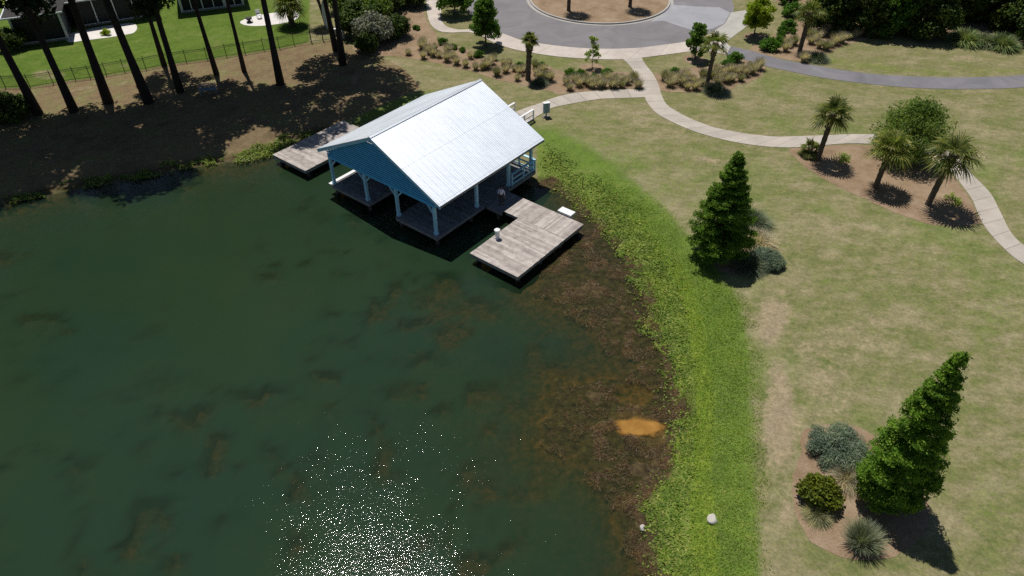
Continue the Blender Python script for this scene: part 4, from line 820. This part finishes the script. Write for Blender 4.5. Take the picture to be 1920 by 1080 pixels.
P = np.vstack([np.c_[q, np.maximum(zz, .0)+.015+.035*r.rand(len(q))], np.c_[q2, np.maximum(z2, 0)+.04+.2*r.rand(len(q2))]])
M_cover = leafmat('shore_leaves', [(.065, .125, .020), (.115, .19, .028), (.17, .25, .042), (.28, .30, .10)], .25)
Vc, Fc = cards(r, P, .075, 1.3, None, .6); tag(link('ground_cover', npmesh('ground_cover', Vc, Fc), M_cover), kind='stuff')
weed_px = [(1010, 480), (1060, 395), (1110, 390), (1160, 440), (1215, 520), (1240, 640), (1275, 740), (1275, 860), (1215, 930), (1215, 1120), (1190, 1120), (1150, 960), (1090, 885), (1020, 830), (1010, 780), (1060, 720), (1170, 700), (1120, 620), (1040, 570), (1000, 540)]
q, r = scatter(150000, weed_px, 17); dp, dm = zones(q[:, 0], q[:, 1]); k = (dp > -2.2) & (dm > -.5) & (np.hypot((q[:, 0]-_p2[0])/1.2, (q[:, 1]-_p2[1])/.95) > .75+.3*r.rand(len(q))) & (pool(q[:, 0], q[:, 1]) < -.02-.15*r.rand(len(q))) & (fbm(q[:, 0]+5, q[:, 1], .8, 4) > .50); q = q[k]
keep2 = r.rand(len(q)) < np.clip(1.25-dp[k]/9.0, .2, 1); q = q[keep2]; zz = np.maximum(height(q[:, 0], q[:, 1], dp[k][keep2], dm[k][keep2]), -.05); P = np.c_[q, zz+.01+.05*r.rand(len(q))]
M_dead = leafmat('dead_water_weed', [(.035, .018, .012), (.068, .036, .023), (.115, .063, .040), (.135, .11, .05), (.21, .155, .09)], .05, .35)
Vc, Fc = cards(r, P, .12, 1.8, None, .05); tag(link('water_weed', npmesh('water_weed', Vc, Fc), M_dead), kind='stuff')
def lawn(n, poly, seed, size, m, name):
    q, r = scatter(n, poly, seed); dp, dm = zones(q[:, 0], q[:, 1]); PW = np.array([un(x, y, .5) for x, y in poly]); k = (dp < -.6) & (r.rand(len(q)) < sm(sdist(q[:, 0], q[:, 1], PW)+(fbm(q[:, 0], q[:, 1], .9, 3)-.5)*2, -1.2, 1.6)*.9); q = q[k]; zz = height(q[:, 0], q[:, 1], dp[k], dm[k]); Vc, Fc = cards(r, np.c_[q, zz+.015+.02*r.rand(len(q))], size, .6, None, .22); return tag(link(name, npmesh(name, Vc, Fc), m), kind='stuff')
M_lawn = leafmat('lush_grass_blades', [(.085, .165, .016), (.13, .225, .024), (.18, .27, .036), (.26, .28, .08)], .3)
lawn(130000, [(1130, 330), (1230, 395), (1330, 500), (1400, 580), (1420, 720), (1424, 900), (1440, 1120), (1270, 1120), (1270, 800), (1255, 600), (1190, 440), (1110, 370)], 21, .06, M_lawn, 'shore_grass')
# ---------------------------------------------------------------- fence
M_black = simple('black_metal', (.02, .018, .016), (.035, .03, .026), 4, .5)
t = empty('fence', gp(11, 165), 'long dark metal picket fence across the back of the house lawns, with an arched gate', 'fence')
FP = [gp(*q) for q in fence_px]; FH = 1.25; base = Vector(t.location)
def fpart(mb, name, par=None): me = mb.mesh(name); me.transform(Matrix.Translation(-base)); return link(name, me, M_black, par or t)
gate_i = 17
for i in range(len(FP)-1):
    a, c = FP[i], FP[i+1]; L = (c-a).length; n = max(4, int(L/.115)); d = (c-a)/L; mb = MB(); s = Vector((-d.y, d.x, 0)); g = (i == gate_i)
    for z in ((.12, FH-.1) if not g else (.15,)): mb.bar(a+Vector((0, 0, z)), c+Vector((0, 0, z)), .028, .035)
    if not g: mb.bar(a+Vector((0, 0, FH-.26)), c+Vector((0, 0, FH-.26)), .02, .025)
    for k in range(1, n):
        q = a+(c-a)*k/n; hh = FH if not g else FH-.1+.28*math.sin(math.pi*k/n); mb.bar(q+Vector((0, 0, .04)), q+Vector((0, 0, hh)), .016, .016, s)
    if g:
        mb.tube([a+(c-a)*k/12+Vector((0, 0, FH-.12+.28*math.sin(math.pi*k/12))) for k in range(13)], .022, 6)
    fpart(mb, 'gate' if g else 'picket_panel')
for i, a in enumerate(FP):
    mb = MB(); w_ = .055 if i not in (gate_i, gate_i+1) else .09; hh = FH+.06+(.12 if w_ > .06 else 0); mb.box(a+Vector((0, 0, hh/2)), (w_, w_, hh)); mb.box(a+Vector((0, 0, hh+.015)), (w_+.03, w_+.03, .03)); fpart(mb, 'fence_post')
# ---------------------------------------------------------------- houses and their gardens
M_wall = simple('blue_grey_siding', (.10, .11, .12), (.14, .15, .16), 1.2); M_shingle = simple('dark_shingles', (.035, .033, .032), (.07, .065, .062), 5, .9, bmp=.03); M_glass = simple('dark_window_glass', (.010, .012, .015), (.02, .022, .026), 1, .12, spec=.6); M_trim = paint('pale_trim_paint', (.62, .66, .70)); M_patio = simple('white_patio_stone', (.58, .55, .52), (.70, .67, .63), 1.2, .9)
M_screen = simple('dark_porch_screen', (.012, .014, .018), (.022, .025, .03), 2, .6)
def house(label, A, Bp, depth, wallh, roofh, posts, porch_in=.0, extra=None, stone=False):
    "A, Bp: front wall foot ends"
    A = Vector((*A, .8)); Bp = Vector((*Bp, .8)); d = (Bp-A).normalized(); nrm = Vector((-d.y, d.x, 0)); nrm = nrm if nrm.y > 0 else -nrm; L = (Bp-A).length; o = A; H_ = empty('house', A, label, 'house')
    P_ = lambda a, b_, z: A*0+d*a+nrm*b_+Vector((0, 0, z))
    def part(mb, name, m, par=H_): return mb.build(name, m, par)
    mb = MB(); mb.box(P_(L/2, depth/2+.35, wallh/2-.1), (L, depth-.7, wallh), (d, nrm, Vector((0, 0, 1)))); part(mb, 'wall', M_wall)
    mb = MB(); mb.box(P_(L/2, depth/2, .05), (L+.1, depth+.1, .3), (d, nrm, Vector((0, 0, 1)))); part(mb, 'foundation', M_fascia)
    ov = .55; z0 = wallh; z1 = wallh+roofh; c = [P_(-ov, -ov, z0), P_(L+ov, -ov, z0), P_(L+ov, depth+ov, z0), P_(-ov, depth+ov, z0), P_(min(depth/2, L/2-.3), depth/2, z1), P_(max(L-depth/2, L/2+.3), depth/2, z1)]
    mb = MB(); mb.add(c, [(0, 1, 5, 4), (1, 2, 5), (2, 3, 4, 5), (3, 0, 4), (3, 2, 1, 0)]); part(mb, 'roof', M_shingle)
    mb = MB(); mb.bar(P_(-ov, -ov-.06, z0-.04), P_(L+ov, -ov-.06, z0-.04), .12, .14); mb.bar(P_(-ov-.06, -ov, z0-.04), P_(-ov-.06, depth+ov, z0-.04), .12, .14); part(mb, 'gutter', M_trim)
    for k, (t_, wd) in enumerate(posts):
        mb = MB(); mb.box(P_(L*t_, .05, wallh/2), (wd, .16, wallh-.1), (d, nrm, Vector((0, 0, 1)))); part(mb, 'porch_post', M_trim)
    for (t0, _), (t1, _) in zip(posts[:-1], posts[1:]):
        mb = MB(); mb.box(P_(L*(t0+t1)/2, .22, wallh/2), (L*(t1-t0)-.1, .04, wallh-.3), (d, nrm, Vector((0, 0, 1)))); f_ = part(mb, 'screen_panel', M_screen)
    mb = MB(); mb.bar(P_(0, .0, .22), P_(L, 0, .22), .1, .1); part(mb, 'sill_rail', M_trim)
    return H_, P_
house('house with a screened porch of tall dark panels between pale posts behind the slender pines', un(343, 25), un(457, 11), 9, 3.0, 2.4, [(0, .28), (.16, .12), (.34, .14), (.52, .12), (.70, .36), (.86, .12), (1, .26)])
house('dark shaded house at the top left behind the thick pine trunks', un(150, 52), un(292, 30), 9, 3.0, 2.6, [(0, .2), (.25, .12), (.5, .2), (.75, .12), (1, .2)])
house('dark house wing at the top left corner reaching forward to the lawn', un(38, 86), un(128, 74), 9, 3.1, 2.2, [(0, .2), (.5, .12), (1, .2)])
def patio(pts): return sheet('patio', [tuple(p) for p in catmull([un(*q) for q in pts], 5, True)], .83, M_patio, .05)
patio([(126, 66), (130, 79), (160, 76), (200, 71), (232, 66), (250, 62), (257, 54), (254, 46), (238, 44), (180, 52)])
patio([(452, 40), (455, 46), (472, 49), (500, 48), (535, 43), (556, 36), (560, 26), (535, 22), (480, 30)])
# fire bowl on the patio, potted palm, umbrella-like furniture
p = Vector((*un(468, 42), .83)); t = empty('fire_pit', p, 'small dark fire pit standing on the round white patio', 'fire pit')
MB().lathe([(.22, 0), (.25, .08), (.12, .2), (.36, .42), (.38, .5), (.30, .46)], 16).build('bowl', M_black, t, True); mb = MB(); [mb.tube([(.3*math.cos(a), .3*math.sin(a), .35), (.4*math.cos(a), .4*math.sin(a), 0)], .025, 6) for a in (0, 2.1, 4.2)]; mb.build('leg', M_black, t)
shrub_thing(gp(199, 66), S_round[0], M_lime, 'small yellow green bush beside the white patio edge of the dark house', sc=1.0)
# sun chairs on the round patio
def chair(q, rz, lab):
    t = empty('patio_chair', Vector((*un(*q), .83)), lab, 'patio chair', 'chairs on the round patio', rz)
    MB().box((0, 0, .42), (.5, .5, .05)).build('seat', M_white, t); MB().box((0, .25, .68), (.5, .05, .5)).build('backrest', M_white, t)
    for x in (-.21, .21):
        for y in (-.21, .21): MB().box((x, y, .2), (.05, .05, .39)).build('leg', M_white, t)
chair((487, 35), .6, 'pale patio chair on the round white patio left of the thick pine'); chair((553, 31), 2.2, 'pale patio chair on the round patio under the garden palm')
# ---------------------------------------------------------------- bench in the shade
t = empty('garden_bench', gp(392, 176), 'pale metal garden bench in the shade of the pines on the bank', 'bench', None, .15)
M_pale = paint('pale_blue_metal', (.16, .24, .30))
mb = MB(); [mb.box((0, y, .44), (1.5, .07, .03)) for y in (-.2, -.1, 0, .1, .2)]; mb.build('seat', M_pale, t)
mb = MB(); [mb.box((x, .26, .68), (.035, .03, .46)) for x in np.linspace(-.72, .72, 15)]; mb.box((0, .26, .92), (1.5, .05, .05)); mb.box((0, .26, .48), (1.5, .04, .04)); mb.build('backrest', M_pale, t)
for x in (-.7, .7):
    for y in (-.22, .24): MB().box((x, y, .22), (.05, .05, .44)).build('leg', M_pale, t)
    mb = MB(); mb.box((x, 0, .66), (.06, .55, .04)); mb.box((x, -.24, .55), (.04, .04, .2)); mb.build('armrest', M_pale, t)
# ---------------------------------------------------------------- utility cabinets, board, sign post
M_cab = simple('pale_grey_metal', (.30, .33, .36), (.40, .43, .46), 3, .5)
for (q, s, lab) in (((632, 66), .8, 'smaller white topped utility cabinet between the paired pines'), ((642, 72), 1.0, 'larger white topped utility cabinet right of the paired pines')):
    t = empty('utility_cabinet', gp(*q), lab, 'utility cabinet', 'utility cabinets by the paired pines', .1); t.scale = (s,)*3
    MB().box((0, 0, .42), (.55, .45, .84)).build('cabinet_body', M_cab, t); mb = MB(); mb.box((0, 0, .88), (.62, .52, .08)); mb.build('cabinet_lid', M_white, t); MB().box((0, -.236, .42), (.46, .02, .66)).build('door', M_cab, t)
t = empty('paddle_board', gp(614, 56), 'long white paddle board leaning upright beside the fence end', 'paddle board'); mb = MB(); n = 20
pts = []; prof = []
for i in range(n+1):
    s = i/n; wd = .36*math.sin(math.pi*(.03+.94*s))**.55; prof.append((s*2.9, wd))
vs = []; fs = []
for (z, wd) in prof:
    for x, y in ((-wd, 0), (-wd*.6, -.06), (wd*.6, -.06), (wd, 0), (wd*.6, .05), (-wd*.6, .05)): vs.append((x, y+z*.16, z+.05))
for i in range(n):
    for k in range(6): fs.append((i*6+k, i*6+(k+1) % 6, (i+1)*6+(k+1) % 6, (i+1)*6+k))
fs += [tuple(range(6))[::-1], tuple(n*6+k for k in range(6))]
MB().add(vs, fs).build('board', M_white, t, True); MB().box((0, .02, .3), (.02, .2, .22)).build('fin', M_black, t); t.rotation_euler = (0, -.16, -.5)
# utility post by the footpath
t = empty('utility_post', gp(1024, 219), 'blue grey double utility box on a post beside the footpath near the boathouse', 'utility post', None, .25)
M_sb = simple('blue_grey_metal', (.24, .33, .42), (.32, .42, .52), 3, .5); MB().box((0, 0, .2), (.1, .1, .5)).build('post', M_sb, t); MB().box((-.12, .03, .85), (.3, .22, .95)).build('meter_box', M_sb, t); MB().box((.16, -.05, .85), (.24, .2, .85)).build('meter_box', M_sb, t); MB().box((0, 0, 1.35), (.6, .34, .05)).build('cap', M_white, t); MB().box((0, 0, .02), (.7, .5, .1)).build('base_slab', M_conc, t)
# rocks
def rock(q, s, lab, seed):
    r = np.random.RandomState(seed); mb = MB(); import bmesh; bm = bmesh.new(); bmesh.ops.create_icosphere(bm, subdivisions=3, radius=1)
    off = rnd_unit(r, 7); 
    for v in bm.verts:
        f = 1-sum(.75*max(0, float(np.dot(v.co.normalized(), o))-.62) for o in off); v.co = v.co*f*(1+.02*r.normal()); v.co.z *= .62
    me = bpy.data.meshes.new('rock'); bm.to_mesh(me); bm.free(); o = link('rock', me, M_rock, None, gp(*q)+Vector((0, 0, .12*s))); o.scale = (s*1.2, s, s); o.rotation_euler.z = seed; tag(o, lab, 'rock')
M_rock = simple('pale_rock', (.42, .39, .34), (.62, .60, .55), 6, .9, bmp=.03)
rock((1336, 974), .25, 'pale rock lying on the bright green shore grass', 4); rock((1205, 990), .16, 'white rock at the edge of the weed mat and green leaves', 7)
rock((1258, 731), .06, 'tiny white stone in the shore leaves above the orange puddle', 9)
o = MB().tube([(0, 0, -.1), (.02, 0, 1.0)], .03, 8).build('marker_stake', M_dark, None, False, gp(1092, 352)); tag(o, 'thin dark stake standing in the shore leaves beside the dock', 'stake')
# ---------------------------------------------------------------- the person on the walkway
M_skin = simple('skin', (.30, .17, .11), (.34, .20, .13), 4); M_hair = simple('dark_hair', (.012, .010, .009), (.025, .02, .018), 9); M_shirt = simple('pale_lilac_shirt', (.66, .66, .80), (.76, .76, .88), 8); M_trou = simple('dark_trousers', (.02, .02, .028), (.035, .033, .042), 8)
def skin(name, verts, edges, radii, m, parent, sub=2):
    me = bpy.data.meshes.new(name); me.from_pydata(verts, edges, []); o = bpy.data.objects.new(name, me); COL.objects.link(o)
    mod = o.modifiers.new('s', 'SKIN'); mod.use_smooth_shade = True
    for v, rr in zip(me.skin_vertices[0].data, radii): v.radius = (rr, rr) if not isinstance(rr, tuple) else rr
    me.skin_vertices[0].data[0].use_root = True
    sb = o.modifiers.new('b', 'SUBSURF'); sb.levels = sub; sb.render_levels = sub
    dg = bpy.context.evaluated_depsgraph_get(); ev = o.evaluated_get(dg); m2 = bpy.data.meshes.new_from_object(ev); bpy.data.objects.remove(o); 
    for p_ in m2.polygons: p_.use_smooth = True
    return link(name, m2, m, parent)
pp = hw(11.95, 5.75, .003); t = empty('person', pp, 'person in a pale shirt and dark trousers standing in the shade on the walkway', 'person', None, math.radians(-20))
V_ = [(0, 0, .90), (0, 0, 1.05), (0, 0, 1.22), (0, -.01, 1.36), (0, -.01, 1.44), (0, -.02, 1.52), (0, -.02, 1.60),
      (-.17, 0, 1.34), (-.22, .02, 1.10), (-.22, -.06, .90), (-.22, -.09, .82), (.17, 0, 1.34), (.25, .02, 1.12), (.31, -.03, .92), (.33, -.05, .84),
      (-.09, 0, .84), (-.10, -.05, .48), (-.10, .02, .09), (-.10, -.13, .04), (.09, 0, .84), (.10, .03, .48), (.11, .10, .09), (.12, -.04, .04)]
E_ = [(0, 1), (1, 2), (2, 3), (3, 4), (4, 5), (5, 6), (3, 7), (7, 8), (8, 9), (9, 10), (3, 11), (11, 12), (12, 13), (13, 14), (0, 15), (15, 16), (16, 17), (17, 18), (0, 19), (19, 20), (20, 21), (21, 22)]
R_ = [(.14, .10), (.125, .09), (.14, .10), (.10, .07), .048, .085, .09, .055, .042, .032, .030, .055, .042, .032, .030, .08, .055, .04, .035, .08, .055, .04, .035]
body = skin('body', V_, E_, R_, M_skin, t)
def hand(cx, cy, cz, s):
    mb = MB(); mb.tube([(cx, cy, cz), (cx, cy-.01, cz-.07)], [.028, .036], 8)
    for k in range(4): x = cx+(k-1.5)*.017; mb.tube([(x, cy-.01, cz-.06), (x, cy-.018, cz-.10), (x, cy-.035, cz-.135+.008*abs(k-1.5))], [.009, .008, .006], 6)
    mb.tube([(cx-s*.03, cy-.01, cz-.03), (cx-s*.05, cy-.03, cz-.06), (cx-s*.045, cy-.045, cz-.085)], [.011, .009, .007], 6); return mb
hand(-.22, -.095, .80, -1).build('hand', M_skin, t, True); hand(.335, -.055, .82, 1).build('hand', M_skin, t, True)
mb = MB(); mb.lathe([(.01, -.02), (.018, -.005), (.006, .03)], 8, (0, -.118, 1.565)); mb.build('nose', M_skin, t, True)
for s in (-1, 1): MB().lathe([(.004, -.01), (.012, 0), (.004, .01)], 8, (s*.034, -.105, 1.595)).build('eye', M_hair, t, True); MB().lathe([(.005, -.03), (.014, 0), (.005, .03)], 8, (s*.098, -.01, 1.57)).build('ear', M_skin, t, True)
MB().box((0, -.108, 1.525), (.045, .012, .01)).build('mouth', M_hair, t)
skin('hair', [(0, .02, 1.66), (0, .05, 1.60), (0, .07, 1.52), (0, .065, 1.44)], [(0, 1), (1, 2), (2, 3)], [.085, .098, .085, .06], M_hair, t)
skin('shirt', [(0, 0, .92), (0, 0, 1.06), (0, 0, 1.22), (0, -.01, 1.37), (-.175, 0, 1.34), (-.225, .02, 1.12), (-.225, -.05, .93), (.175, 0, 1.34), (.255, .02, 1.13), (.31, -.03, .95)], [(0, 1), (1, 2), (2, 3), (3, 4), (4, 5), (5, 6), (3, 7), (7, 8), (8, 9)], [(.17, .125), (.155, .115), (.165, .12), (.115, .085), .07, .058, .045, .07, .058, .045], M_shirt, t)
skin('trousers', [(0, 0, .93), (-.09, 0, .84), (-.10, -.05, .48), (-.10, .02, .12), (.09, 0, .84), (.10, .03, .48), (.11, .10, .12)], [(0, 1), (1, 2), (2, 3), (0, 4), (4, 5), (5, 6)], [(.15, .11), .10, .072, .058, .10, .072, .058], M_trou, t)
for x, y in ((-.10, -.03), (.115, .05)): mb = MB(); mb.box((x, y, .03), (.09, .25, .06)); mb.build('shoe', M_black, t)
t.scale = (.93, .93, .93)
# ground plane detail: pale path landing is covered by the footpath ribbons
